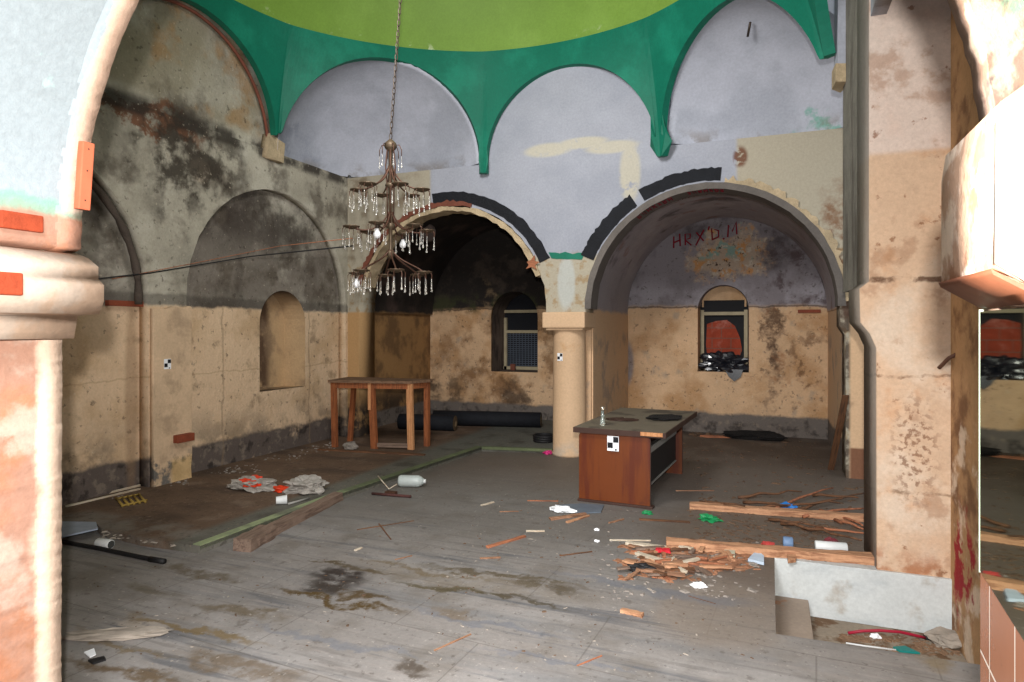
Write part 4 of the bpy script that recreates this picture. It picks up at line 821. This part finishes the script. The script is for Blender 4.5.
for k in range(6):
    a = k*PI/3; b_tube(bm, [(0.032*math.cos(a), 0.032*math.sin(a), tz(149)), (0.05*math.cos(a), 0.05*math.sin(a), tz(166)), (0.036*math.cos(a), 0.036*math.sin(a), tz(184)), (0.03*math.cos(a), 0.03*math.sin(a), tz(224))], 0.0055, 5)
bm_obj('stem_rods', bm, M_RUSTI, t, True)
def bez(p, n=12): 
    out = []
    for i in range(n+1):
        s = i/n; out.append(tuple(sum(c*w_ for c, w_ in zip(cs, ((1-s)**3, 3*s*(1-s)**2, 3*s*s*(1-s), s**3))) for cs in zip(*p)))
    return out
drop_me = None
def drop(parent, loc, k=1.0):
    global drop_me
    if drop_me is None:
        bm = bmesh.new(); b_tube(bm, [(0, 0, 0), (0, 0, -0.05)], 0.0028, 5); b_lathe(bm, [(0.002, -0.05), (0.004, -0.062), (0.003, -0.09), (0.008, -0.105), (0.009, -0.112), (0.004, -0.12)][::-1], 8); o = bm_obj('crystal_drop', bm, M_CRYS, parent, True); drop_me = o.data
    else: o = link('crystal_drop', drop_me, None, parent)
    o.location = loc; o.scale = (1, 1, k); return o
nd = 0
def tier(ns, a0, r, zin, zlow, zend, bulbs, drops):
    for k in range(ns):
        a = a0+2*PI*k/ns; ca, sa = math.cos(a), math.sin(a)
        rr = r*(1+0.06*math.sin(k*2.3)); P = [(0.015, zin), (rr*0.25, zlow), (rr*0.7, zlow-0.02), (rr, zend)]
        arm = tube('arm', [(q[0]*ca, q[0]*sa, q[1]) for q in bez(P)], 0.0075, M_RUSTI, t, 6)
        bm = bmesh.new(); b_lathe(bm, [(0.012, -0.02), (0.03, -0.014), (0.07, 0.0), (0.075, 0.008), (0.03, 0.012)], 14, (rr*ca, rr*sa, zend)); bm_obj('dish', bm, M_IRON, arm, True)
        bm = bmesh.new()
        for j in range(drops):
            b = 2*PI*j/drops+k; ex_ = 0.062
            b_tube(bm, [(rr*ca, rr*sa, zend), (rr*ca+ex_*0.8*math.cos(b), rr*sa+ex_*0.8*math.sin(b), zend+0.014), (rr*ca+ex_*1.25*math.cos(b), rr*sa+ex_*1.25*math.sin(b), zend-0.02), (rr*ca+ex_*1.2*math.cos(b), rr*sa+ex_*1.2*math.sin(b), zend-0.06)], 0.0032, 4)
        bm_obj('drop_hooks', bm, M_RUSTI, arm)
        for j in range(drops):
            b = 2*PI*j/drops+k; drop(arm, (rr*ca+0.0744*math.cos(b), rr*sa+0.0744*math.sin(b), zend-0.055), 0.8+0.4*((j*7+k*3) % 5)/5)
        if k in bulbs:
            bm = bmesh.new(); b_lathe(bm, [(0.014, 0), (0.016, -0.03)][::-1], 10, (rr*ca, rr*sa, zend-0.015)); bm_obj('bulb_socket', bm, M_DKIRON, arm)
            bm = bmesh.new(); b_lathe(bm, [(0.012, -0.04), (0.018, -0.06), (0.03, -0.085), (0.032, -0.10), (0.024, -0.12), (0.006, -0.13)][::-1], 14, (rr*ca, rr*sa, zend)); bm_obj('bulb', bm, M_BULB, arm, True)
tier(6, 0.35, 0.28, tz(166), tz(186), tz(190), (), 7)
tier(6, 0.75, 0.33, tz(212), tz(232), tz(229), (1, 4), 6)
tier(6, 0.20, 0.31, tz(250), tz(262), tz(273), (3,), 7)
for k in range(6):
    a = k*PI/3+0.3; arm = tube('crown_hook', [(0.03*math.cos(a), 0.03*math.sin(a), tz(145)), (0.08*math.cos(a), 0.08*math.sin(a), tz(145)), (0.10*math.cos(a), 0.10*math.sin(a), tz(150)), (0.10*math.cos(a), 0.10*math.sin(a), tz(156))], 0.004, M_RUSTI, t, 5); drop(arm, (0.10*math.cos(a), 0.10*math.sin(a), tz(156)), 0.9)
# ------------------------------------------------------------------ dais edge: green strip and crumbled mortar
M_GSTRIP = MB('pale_green_edge_paint', srgb(140, 150, 112), bump=0.2, var=0.2); patchy(M_GSTRIP, srgb(96, 98, 82), 2.2, 0.42, 0.6, None, 0.9, off=3); M_GSTRIP.layer(srgb(78, 86, 58), ('y', 4.9, 5.8), 0.8); M_GSTRIP = M_GSTRIP.done()
ed = [fl(200, 546, DZ), fl(340, 494, DZ), fl(482, 447, DZ)]
inn = [fl(193, 544.5, DZ), fl(334, 492.8, DZ), fl(477, 446, DZ)]
struct(quad_prism('trim_21', [(p.x, p.y) for p in ed]+[(p.x, p.y) for p in inn[::-1]], DZ-0.03, DZ+0.006, M_GSTRIP))
a, b = fl(482, 447, DZ), fl(552, 449.5, DZ); struct(quad_prism('trim_22', [(a.x, a.y-0.01), (b.x, b.y-0.01), (b.x, b.y+0.05), (a.x, a.y+0.05)], DZ-0.03, DZ+0.005, M_GSTRIP))
def scatter(name, n, polys, sizes, mat, label, cat, z=0.0, seed=1, flat=0.5, long=1.0, zf=None):
    """many crumbs nobody could count, one object"""
    rnd = random.Random(seed); bm = bmesh.new()
    for _ in range(n):
        x0, y0, x1, y1 = rnd.choice(polys); px = rnd.uniform(x0, x1); py = rnd.uniform(y0, y1); p = fl(px, py, z)
        if p.y > 10.93 or p.x < -5.9 or (p.y > 8.1 and (p.x > 0.66 or -2.85 < p.x < -2.15)) or (5.1 < p.y < 6 and p.x > 0.6) or (-1.85 < p.x < -0.85 and 6.05 < p.y < 7.9): continue
        if z == 0.0 and p.x > -0.05 and PY0-0.05 < p.y < PY1+0.05: continue
        s = rnd.uniform(*sizes)*(1 if rnd.random() < 0.8 else 1.7)
        L = s*rnd.uniform(1, long); W = s*rnd.uniform(0.4, 1.0); H = s*flat*rnd.uniform(0.5, 1.2); a = rnd.uniform(0, PI); zz = z
        base = [(-L, -W), (L*rnd.uniform(.6, 1.1), -W*rnd.uniform(.5, 1)), (L, W), (-L*rnd.uniform(.5, 1), W*rnd.uniform(.5, 1.1))]
        lo = [bm.verts.new((p.x+u*math.cos(a)-v_*math.sin(a), p.y+u*math.sin(a)+v_*math.cos(a), zz)) for u, v_ in base]
        hi = [bm.verts.new((p.x+(u*math.cos(a)-v_*math.sin(a))*0.7, p.y+(u*math.sin(a)+v_*math.cos(a))*0.7, zz+H*rnd.uniform(0.6, 1.2))) for u, v_ in base]
        bm.faces.new(hi)
        for k in range(4): bm.faces.new((lo[k], lo[(k+1) % 4], hi[(k+1) % 4], hi[k]))
    o = bm_obj(name, bm, mat); return tag(o, label, cat, None, 'stuff')
M_MORT = simple('pale_crumbled_mortar', srgb(150, 140, 128), 0.95, var=0.3, local=False); M_DIRT = simple('brown_dirt_crumbs', srgb(92, 72, 56), 0.95, var=0.4, local=False); M_CHIP2 = simple('brown_chips', srgb(120, 94, 72), 0.95, var=0.4, local=False); M_CHIP = simple('orange_wood_chips', srgb(140, 98, 72), 0.9, var=0.4, local=False); M_PLAST = simple('grey_plaster_crumbs', srgb(132, 124, 116), 0.95, var=0.3, local=False)
scatter('mortar_crumbs', 260, [(100, 527, 145, 539), (140, 536, 175, 543), (165, 536, 205, 546), (150, 534, 185, 540)], (0.006, 0.02), M_MORT, 'pale crumbled mortar along the front edge of the low brown platform', 'rubble', DZ-0.02, 3)
scatter('wall_rubble', 360, [(66, 486, 130, 500), (130, 474, 190, 486), (190, 462, 260, 474), (240, 452, 310, 460), (300, 442, 335, 452)], (0.005, 0.017), M_PLAST, 'grey plaster crumbs fallen along the foot of the left wall', 'rubble', DZ, 4)
scatter('wood_chips', 420, [(622, 545, 700, 580), (640, 548, 720, 575), (680, 555, 760, 570), (640, 552, 700, 572)], (0.008, 0.025), M_CHIP, 'orange brown wood chips in the rubbish heap beside the thick pine plank', 'wood chips', 0.0, 5, 0.4, 3.0)
scatter('plaster_crumbs', 420, [(630, 545, 720, 578), (690, 552, 775, 566), (770, 556, 868, 566), (600, 540, 760, 600)], (0.005, 0.018), M_PLAST, 'grey white plaster crumbs around the rubbish heap beside the thick pine plank', 'rubble', 0.0, 6)
scatter('dirt_crumbs', 700, [(690, 500, 864, 560), (700, 520, 864, 545), (690, 470, 864, 520), (640, 440, 840, 470)], (0.005, 0.02), M_DIRT, 'brown dirt and bark crumbs on the floor behind the pine planks', 'dirt', 0.0, 7, 0.5, 2.0)
scatter('floor_grit', 420, [(80, 560, 770, 660), (300, 480, 600, 600), (480, 480, 660, 560)], (0.002, 0.007), M_DIRT, 'small dark grit scattered over the open grey floor', 'grit', 0.0, 8, 0.5, 1.6)
scatter('pale_floor_grit', 90, [(80, 560, 770, 670), (400, 500, 700, 600)], (0.003, 0.006), M_MORT, 'small pale grit scattered over the open grey floor', 'grit', 0.0, 9, 0.5, 2.5)
scatter('pit_rubbish', 260, [(838, 636, 950, 652), (840, 634, 905, 642), (915, 640, 960, 655)], (0.005, 0.014), M_CHIP2, 'brown wood crumbs covering the bottom of the sunken pit', 'rubble', PZ, 10, 0.4, 2.2)
scatter('back_rubble', 420, [(690, 428, 838, 438), (640, 424, 700, 432), (590, 430, 620, 445)], (0.01, 0.035), M_DIRT, 'dark rubble lying along the rear wall of the right bay', 'rubble', 0.0, 12, 0.6, 2.0)
# ------------------------------------------------------------------ rubbish on the platform
def bag(name, px, py, s, seed, label, reds):
    p = fl(px, py, DZ); t = thing(name, label, 'bag', p)
    crumple('bag_body', s, M_BAG, seed, 4, 0.6, t)
    for k, (dx, dy, dz, sx) in enumerate(reds):
        o = crumple('red_print', (sx, sx*0.6, sx*0.5), M_REDB, seed+k+1, 3, 0.6, t); o.location = (dx, dy, dz)
    return t
bag('plastic_bag', 252, 488, (0.27, 0.16, 0.10), 2.0, 'crumpled white plastic bag with red printing nearest the left wall', [(-0.07, -0.04, 0.05, 0.10), (0.07, -0.08, 0.045, 0.10), (0.0, 0.06, 0.075, 0.08)])
bag('plastic_bag', 305, 491, (0.22, 0.17, 0.14), 6.3, 'crumpled greyish plastic bag with an orange patch on its left end', [(-0.19, -0.10, 0.0, 0.11)])
def cyl_thing(name, p, q, r, mat, label, cat, cap=None, n=20, prof=None):
    p, q = Vector(p), Vector(q); d = q-p; L = d.length
    t = thing(name, label, cat, (p+q)/2); t.rotation_euler = d.to_track_quat('Z', 'Y').to_euler()
    bm = bmesh.new(); b_lathe(bm, prof(r, L) if prof else [(r*0.9, -L/2), (r, -L/2+0.005), (r, L/2-0.005), (r*0.9, L/2)], n); bm_obj('body', bm, mat, t, True)
    if cap: bm = bmesh.new(); b_lathe(bm, [(r*cap[0], L/2-0.001), (r*cap[0], L/2+cap[1])], n); bm_obj('cap', bm, cap[2], t)
    return t
def lie(px0, py0, px1, py1, r, z=0.0):
    a, b = fl(px0, py0, z), fl(px1, py1, z); a.z = b.z = z+r; return a, b
M_OPEN = simple('dark_hollow', srgb(60, 62, 60), 0.9)
a, b = lie(276, 505, 287, 504, 0.042, DZ); cyl_thing('plastic_cup', a, b, 0.042, M_WHITEP, 'white plastic cup lying on the platform in front of the two bags', 'cup', (0.85, 0.001, M_OPEN), prof=lambda r, L: [(r*0.8, -L/2), (r*0.82, -L/2+0.004), (r, L/2-0.004), (r*1.04, L/2)])
tag(tube('grey_rod', [fl(288, 504, DZ+0.012), fl(309, 498, DZ+0.012)], 0.010, M_GREY), 'short grey rod lying beside the white cup on the platform', 'rod')
a, b = lie(399, 486.5, 424, 487, 0.062, 0.0); cyl_thing('plastic_jug', a, b, 0.062, M_JUG, 'frosted white plastic jug lying on its side by the green edge strip', 'jug', (0.35, 0.02, M_WHITEP), prof=lambda r, L: [(r*0.85, -L/2), (r, -L/2+0.02), (r, L/2-0.06), (r*0.8, L/2-0.03), (r*0.4, L/2)])
tag(tube('bent_wire', [fl(378, 476, DZ+0.05), fl(383, 482, DZ+0.01), fl(389, 489, 0.01), fl(397, 484, 0.05)], 0.006, M_PALEST), 'thin bent pale wire beside the frosted plastic jug', 'wire')
t = thing('iron_fitting', 'dark rusty iron bar lying in front of the frosted jug', 'iron bar', fl(391, 495, 0)); a, b = fl(372, 493.5, 0.015)-t.location, fl(411, 496.5, 0.015)-t.location
tube('bar', [a, b], 0.014, simple('dark_rust', srgb(74, 44, 40), 0.8, var=0.3, bump=0.4), t); bm = bmesh.new(); b_box(bm, (0, 0, 0.02), (0.12, 0.06, 0.04), None, 0.008); bm_obj('bracket', bm, M_RUSTI, t)
bar('timber_beam', fl(250, 546, 0), fl(338, 500, 0), 0.105, 0.075, M_BEAM, 'long weathered square beam lying along the green edge strip', 'beam', None, 0.006, 3, 16)
bar('timber_block', fl(243, 551, 0), fl(268, 537, 0), 0.15, 0.095, M_BEAM, 'short thick weathered block at the near end of the long beam', 'wood block', None, 0.008, 4, 6)
bar('floor_batten', fl(318, 450, DZ), fl(424, 455.5, DZ), 0.06, 0.018, M_TWIG, 'long thin brown batten lying in front of the wooden table', 'batten', None, 0.004, 5)
lump('plaster_lump', fl(350, 449, DZ), (0.11, 0.07, 0.06), M_PLAST, 'grey white plaster lump under the left end of the wooden table', 'plaster lump', amp=0.4, seed=3)
bar('white_lath', fl(66, 503.5, DZ), fl(146, 484.5, DZ), 0.035, 0.02, M_PALEST, 'upper long pale lath lying along the foot of the left wall', 'lath', None, 0.002, 6)
bar('white_lath', fl(66, 507, DZ), fl(140, 489.5, DZ), 0.025, 0.015, M_PALEST, 'lower long pale lath beside the wooden grid near the left wall', 'lath', None, 0.002, 7)
gt = thing('wooden_grid', 'small mustard wooden grid lying on the platform near the left wall', 'grid', fl(129, 500, DZ)); M_MUST = simple('mustard_wood', srgb(150, 124, 60), 0.8, var=0.3)
for k in range(5): x = 116+5.6*k; tube('slat', [fl(x, 498-k*1.0, DZ+0.01)-gt.location, fl(x+7, 506-k*1.0, DZ+0.01)-gt.location], 0.012, M_MUST, gt, 5)
tube('rail', [fl(116, 499, DZ+0.012)-gt.location, fl(140, 494, DZ+0.012)-gt.location], 0.01, M_MUST, gt, 5); tube('rail', [fl(121, 506, DZ+0.012)-gt.location, fl(147, 500, DZ+0.012)-gt.location], 0.01, M_MUST, gt, 5)
poly_obj('grey_sheet', [fl(60, 523, DZ), fl(96, 523.5, DZ), fl(98, 530, DZ), fl(62, 538, DZ)], DZ+0.002, 0.012, simple('blue_grey_sheet', srgb(140, 150, 164), 0.5, var=0.2), 'flat blue grey sheet lying on the platform corner behind the black hose', 'sheet')
o = thing('black_hose', 'straight black hose lying on the grey floor beside the left pier', 'hose', fl(110, 550, 0)); tube('hose_body', [fl(x, y, 0.018)-o.location for x, y in ((55, 540), (75, 544), (100, 548.5), (128, 554.5), (150, 559), (163, 561))], 0.017, M_BLK, o); tube('hose_end', [fl(150, 559, 0.018)-o.location, fl(164.5, 561.5, 0.018)-o.location], 0.021, M_BLK, o)
a, b = lie(98, 547, 111, 549, 0.035); cyl_thing('plastic_cup', a, b, 0.036, M_WHITEP, 'white plastic cup lying just behind the straight black hose', 'cup', (0.8, 0.001, M_OPEN))
poly_obj('paper_scrap', [fl(84, 655), fl(94, 651), fl(96, 657), (fl(90, 660).x, fl(90, 660).y)], 0.01, 0.006, M_PAPER, 'small white paper scrap at the foot of the left pier', 'paper')
poly_obj('grey_scrap', [fl(88, 662), fl(104, 658), fl(106, 661), fl(93, 665)], 0.002, 0.01, M_BLK, 'small dark scrap next to the white paper scrap by the left pier', 'scrap')
lump('mortar_patch', fl(118, 636, 0), (0.26, 0.07, 0.018), M_MORT, 'low pinkish mortar patch stuck on the floor near the left pier', 'mortar', amp=0.4, seed=8, rz=0.5)
# rolls, hose loop, pink scrap
def roll(px0, py0, px1, py1, r, label):
    a, b = lie(px0, py0, px1, py1, r, DZ); t = thing('felt_roll', label, 'roll', (a+b)/2, 0, 'black felt rolls on the rear floor'); d = b-a; t.rotation_euler = d.to_track_quat('Z', 'Y').to_euler(); L = d.length
    bm = bmesh.new(); b_lathe(bm, [(r*0.55, -L/2), (r, -L/2), (r*1.01, 0), (r, L/2), (r*0.55, L/2), (r*0.5, L/2-0.2)], 28, cap=False); bm_obj('felt', bm, M_TAR, t, True)
    bm = bmesh.new(); b_lathe(bm, [(r*0.35, L/2-0.05), (r*0.97, L/2+0.004), (r*0.5, L/2+0.008), (r*0.3, L/2-0.03)], 24); bm_obj('roll_end', bm, simple('brown_roll_end', srgb(96, 78, 56), 0.9, var=0.4), t)
roll(434, 425, 541, 427.5, 0.125, 'long black felt roll lying against the rear wall of the left bay'); roll(400, 429, 455, 431, 0.125, 'shorter black felt roll in front of the long one behind the table')
p = fl(548, 442, DZ); bm = bmesh.new()
for k in range(3): b_tube(bm, [(0.13*math.cos(u)*(1+0.08*k)-0.07, 0.13*math.sin(u)*(1+0.05*k)+0.02*k, 0.02+0.03*k) for u in [2*PI*i/28 for i in range(29)]], 0.02, 8, cap=False)
o = bm_obj('coiled_hose', bm, M_BLK, None, True); o.location = p; tag(o, 'coiled black hose lying behind the left foot of the round column', 'hose')
o = crumple('pink_wrapper', (0.07, 0.05, 0.05), simple('pink_plastic', srgb(190, 40, 110), 0.5), 3, 3, 0.5); o.location = fl(547.5, 454, 0); tag(o, 'small pink plastic wrapper at the left foot of the round column', 'wrapper')
# ------------------------------------------------------------------ scattered sticks on the open floor
ST = [((487, 548), (525, 537), 0.022, M_STICK, 'thick orange stick lying alone on the floor left of the desk'), ((528, 501), (558, 501.5), 0.012, M_STICK, 'thin pale orange stick left of the desk near the grey sheet'),
      ((500, 512), (519, 511.6), 0.010, M_SPL, 'short thin splinter left of the white paper'), ((526, 531.5), (544, 531.5), 0.014, M_PALEST, 'short white lath just above the thick orange stick'),
      ((481, 506), (494, 502.5), 0.016, M_PALEST, 'short white lath tilted towards the table, left of the desk'), ((609, 523.5), (624, 519.5), 0.014, M_SPL, 'brown splinter in front of the middle of the desk'),
      ((480, 559), (501, 558), 0.014, M_SPL, 'pale splinter just in front of the thick orange stick'), ((434, 651), (471, 634.5), 0.008, M_SPL, 'long thin splinter in the middle of the nearest floor'),
      ((577, 666), (602, 656), 0.006, M_STICK, 'thin orange splinter at the bottom of the picture near the middle'), ((676, 491), (714, 491), 0.012, M_SPL, 'thin pale splinter behind the upper pine plank'),
      ((550, 520), (587, 515), 0.030, M_SPL, 'brown splintered lath under the grey sheet before the desk'), ((567, 523), (588, 516.5), 0.020, M_PLANK, 'pale splintered lath crossing the brown one before the desk'),
      ((357, 530), (414, 521), 0.008, M_TWIG, 'long thin twig lying on the floor in front of the beam'), ((379, 524), (391, 540), 0.008, M_TWIG, 'short twig crossing the long twig in front of the beam'),
      ((560, 556), (592, 552), 0.010, M_TWIG, 'dark twig lying left of the rubbish heap'), ((610, 540.5), (650, 541), 0.012, M_PALEST, 'thin white lath at the left tip of the rubbish heap'),
      ((688, 596), (716, 604), 0.004, M_TWIG, 'tiny twig in front of the rubbish heap'), ((622, 612), (643, 617), 0.030, M_PLANK, 'small pale wood offcut alone on the near floor'),
      ((395, 560), (412, 556), 0.008, M_SPL, 'short splinter beside the dark spill'), ((640, 520), (690, 523), 0.02, M_TWIG, 'thin brown lath in front of the right corner of the desk'), ((355, 551), (362, 548), 0.014, M_PALEST, 'tiny white lath above the dark spill')]
for k, (a, b, w_, m, lb) in enumerate(ST): bar('wood_stick', fl(*a), fl(*b), w_*1.3, w_*0.7, m, lb, 'stick', None, w_*0.15, 30+k, 6)
poly_obj('grey_sheet', [fl(557, 506), fl(580, 504.5), fl(604, 506), fl(601, 513), fl(580, 514), fl(560, 511)], 0.002, 0.010, simple('slate_blue_sheet', srgb(92, 102, 112), 0.6, var=0.2), 'flat slate blue sheet lying in front of the left corner of the desk', 'sheet')
o = crumple('crumpled_paper', (0.12, 0.07, 0.05), M_PAPER, 8, 3, 0.5); o.location = fl(563, 511.5, 0); tag(o, 'crumpled white paper on the left end of the slate blue sheet', 'paper')
for (x, y, lb) in ((597, 530.5, 'small white scrap behind its twin left of the rubbish heap'), (597, 542, 'small white scrap in front of its twin left of the rubbish heap')): o = crumple('white_scrap', (0.025, 0.018, 0.02), M_PAPER, x+y, 2, 0.5); o.location = fl(x, y, 0); tag(o, lb, 'scrap')
M_GPL = simple('bright_green_plastic', srgb(30, 130, 76), 0.4); o = crumple('green_plastic_piece', (0.05, 0.03, 0.03), M_GPL, 2, 3, 0.6); o.location = fl(647, 514, 0); tag(o, 'small bright green plastic piece at the right foot of the desk', 'plastic piece')
o = crumple('green_plastic_piece', (0.09, 0.05, 0.05), M_GPL, 5, 3, 0.9); o.location = fl(709, 521, 0); tag(o, 'larger green plastic piece in front of the upper pine plank', 'plastic piece')
# ------------------------------------------------------------------ planks and rubbish heap
bar('pine_plank', fl(690, 508, 0), fl(868, 521, 0), 0.10, 0.05, M_PLANK, 'upper long pine plank lying behind the thicker one before the bay', 'plank', 'pine planks by the pit', 0.006, 50, 20)
bar('pine_plank', fl(668, 547, 0), fl(872, 563, 0), 0.10, 0.06, M_PLANK, 'nearest long pine plank with brown patches beside the sunken pit', 'plank', 'pine planks by the pit', 0.008, 51, 22)
bar('white_lath', fl(625, 544, 0), fl(668, 549.5, 0), 0.045, 0.02, M_PALEST, 'wide pale lath at the left end of the nearest pine plank', 'lath', None, 0.003, 52)
rnd = random.Random(77)
for k in range(64):
    px = rnd.triangular(622, 745, 662); py = rnd.uniform(549, 577)-0.05*abs(px-665); L = rnd.uniform(0.06, 0.24); a = rnd.gauss(0.15, 0.75); p = fl(px, py, rnd.uniform(0.0, 0.03)); d = Vector((math.cos(a), math.sin(a), rnd.uniform(-0.03, 0.12)))*L/2; d.z = abs(d.z)
    bar('wood_splinter', p-d+Vector((0, 0, d.z)), p+d, rnd.uniform(0.015, 0.045), rnd.uniform(0.008, 0.02), rnd.choice([M_SPL, M_SPL, M_STICK, M_TWIG, M_PLANK, M_BEAM, M_PALEST]), 'splinter of broken wood in the rubbish heap left of the sunken pit', 'splinter', 'splinters in the rubbish heap', 0.003, 100+k, 4)
o = crumple('black_scrap', (0.10, 0.05, 0.05), M_BLK, 4, 3, 0.5); o.location = fl(642, 571, 0); tag(o, 'black crumpled scrap at the front left of the rubbish heap', 'scrap')
o = crumple('white_scrap', (0.05, 0.03, 0.03), M_PAPER, 12, 3, 0.6); o.location = fl(699, 587, 0); tag(o, 'white crumpled scrap at the front right of the rubbish heap', 'scrap')
o = bar('red_wrapper', fl(657, 551, 0.03), fl(669, 552, 0.03), 0.05, 0.02, simple('red_plastic', srgb(196, 40, 52), 0.5), 'red plastic wrapper at the back of the rubbish heap', 'wrapper')
poly_obj('plaster_shard', [fl(724, 549), fl(735, 549), fl(735, 560), fl(725, 560)], 0.01, 0.02, simple('grey_green_plaster', srgb(176, 172, 150), 0.8), 'square grey green plaster shard in front of the nearest pine plank', 'shard')
poly_obj('plaster_shard', [fl(748, 562), fl(757, 553), fl(764, 559), fl(764, 566)], 0.005, 0.02, simple('pale_blue_plaster', srgb(176, 190, 204), 0.8), 'pale blue plaster shard near the left corner of the sunken pit', 'shard')
poly_obj('plaster_shard', [fl(787, 558), fl(795, 556), fl(796, 563), fl(788, 564)], 0.005, 0.03, M_PLANK, 'peach coloured shard on the rear edge of the sunken pit', 'shard')
a, b = lie(783, 548, 793, 549, 0.045); cyl_thing('blue_cup', a, b, 0.045, simple('grey_blue_plastic', srgb(104, 128, 160), 0.5), 'grey blue plastic cup behind the middle of the nearest pine plank', 'cup', (0.8, 0.001, M_OPEN))
a, b = lie(815, 551, 847, 553.5, 0.04); cyl_thing('white_tube', a, b, 0.04, M_WHITEP, 'short white plastic tube lying behind the right end of the nearest plank', 'tube', (0.7, 0.001, M_OPEN))
a, b = lie(784, 508, 792, 508, 0.05); o = crumple('blue_scrap', (0.07, 0.05, 0.06), simple('bright_blue_plastic', srgb(40, 110, 180), 0.4), 7, 3, 0.6); o.location = fl(788, 509, 0); tag(o, 'bright blue plastic scrap beside the upper pine plank', 'scrap')
o = crumple('maroon_scrap', (0.06, 0.04, 0.06), simple('maroon_cloth', srgb(110, 44, 50), 0.8), 9, 3, 0.5); o.location = fl(831, 545, 0); tag(o, 'small maroon scrap behind the short white tube', 'scrap')
o = crumple('red_scrap', (0.05, 0.03, 0.03), simple('dull_red_plastic', srgb(170, 60, 56), 0.6), 10, 3, 0.5); o.location = fl(768, 545, 0); tag(o, 'small dull red scrap left of the grey blue cup', 'scrap')
BR = [((768, 512), (830, 488)), ((790, 512), (864, 493)), ((760, 508), (840, 503)), ((805, 517), (864, 508)), ((740, 497), (800, 492)), ((780, 524), (864, 540)), ((800, 528), (866, 534)), ((770, 519), (820, 527)), ((745, 503), (790, 505)), ((820, 510), (866, 526)), ((812, 495), (860, 498)), ((700, 502), (742, 506)), ((835, 520), (866, 530))]
for k, (a, b) in enumerate(BR):
    p, q = fl(*a, 0.015), fl(*b, 0.03+0.02*(k % 3)); rnd = random.Random(k); pts = [p.lerp(q, i/6)+Vector((rnd.uniform(-.03, .03), rnd.uniform(-.03, .03), rnd.uniform(0, .02) if 0 < i < 6 else 0)) for i in range(7)]; c = (p+q)/2; c.z = 0
    o = tube('dry_branch', [v_-c for v_ in pts], [0.016-0.0015*i for i in range(7)], M_TWIG if k % 3 else M_STICK, None, 6); o.location = c; tag(o, 'dry brown branch in the tangle behind the upper pine plank', 'branch', 'dry branches behind the planks')
t = bar('leaning_board', fl(831, 470, 0.0), onY(846, 396, 8.12), 0.07, 0.02, M_TWIG, 'dark narrow board leaning against the right end of the arcade', 'board', None, 0.002, 60)
lump('dark_rubble_lump', fl(756, 439.5, 0), (0.42, 0.08, 0.07), M_CHAR, 'long low dark heap along the rear wall under the filled window', 'heap', amp=0.75, seed=2, sub=4)
bar('rear_batten', fl(700, 437, 0), fl(770, 439, 0), 0.06, 0.03, M_STICK, 'orange brown batten lying before the dark heap at the rear', 'batten', None, 0.006, 61)
# ------------------------------------------------------------------ in the sunken pit, on the pier
def pit(px, py, h=0.0): return fl(px, py, PZ+h)
t = thing('red_cable', 'red cable arched over the bottom of the sunken pit with a black plug', 'cable', pit(890, 640)); tube('cable', [pit(848, 633, 0.01)-t.location, pit(862, 631, 0.03)-t.location, pit(880, 630.5, 0.05)-t.location, pit(900, 632, 0.05)-t.location, pit(918, 636, 0.03)-t.location, pit(926, 638, 0.01)-t.location], 0.010, simple('crimson_cable', srgb(150, 24, 48), 0.5), t); tube('plug', [pit(924, 637, 0.012)-t.location, pit(932, 638, 0.012)-t.location], 0.020, M_BLK, t)
poly_obj('teal_scrap', [pit(893, 649), pit(905, 648), pit(920, 655), pit(900, 653)], PZ+0.004, 0.012, simple('teal_plastic', srgb(20, 118, 112), 0.5), 'flat teal plastic scrap at the front of the sunken pit', 'scrap')
tag(tube('white_string', [pit(846, 643, 0.006), pit(865, 646, 0.006), pit(896, 650, 0.006)], 0.006, M_WHITEP), 'thin white string along the front of the sunken pit', 'string')
o = crumple('white_scrap', (0.035, 0.025, 0.03), M_PAPER, 20, 3, 0.6); o.location = pit(876, 638); tag(o, 'small white scrap under the red cable in the sunken pit', 'scrap')
lump('mortar_heap', pit(952, 645), (0.14, 0.10, 0.05), M_MORT, 'low pale mortar heap in the right corner of the sunken pit', 'heap', amp=0.4, seed=6)
a, b = onY(939, 368, 5.185), onY(957, 354, 5.10); tag(tube('bent_pipe', [a, a.lerp(b, 0.5)+Vector((0, -0.02, 0.02)), b], 0.013, simple('brown_pipe', srgb(96, 66, 52), 0.6)), 'short bent brown pipe sticking out of the right pier', 'pipe')
o = box('red_brown_batten', (0, 0, 0), (0.32, 0.03, 0.05), M_REDW, None, 0.004); p = onY(829, 311, YN-0.02); o.location = (0.56, YN-0.02, p.z); tag(o, 'short red brown batten on the rear wall at the right of the filled window', 'batten')
p = onY(748, 40, 7.85); o = tube('iron_peg', [(0, 0, 0), (0.03, -0.12, 0.10)], 0.014, M_DKIRON); o.location = (p.x, p.y-0.1, p.z); tag(o, 'small iron peg sticking out of the right white squinch', 'peg')
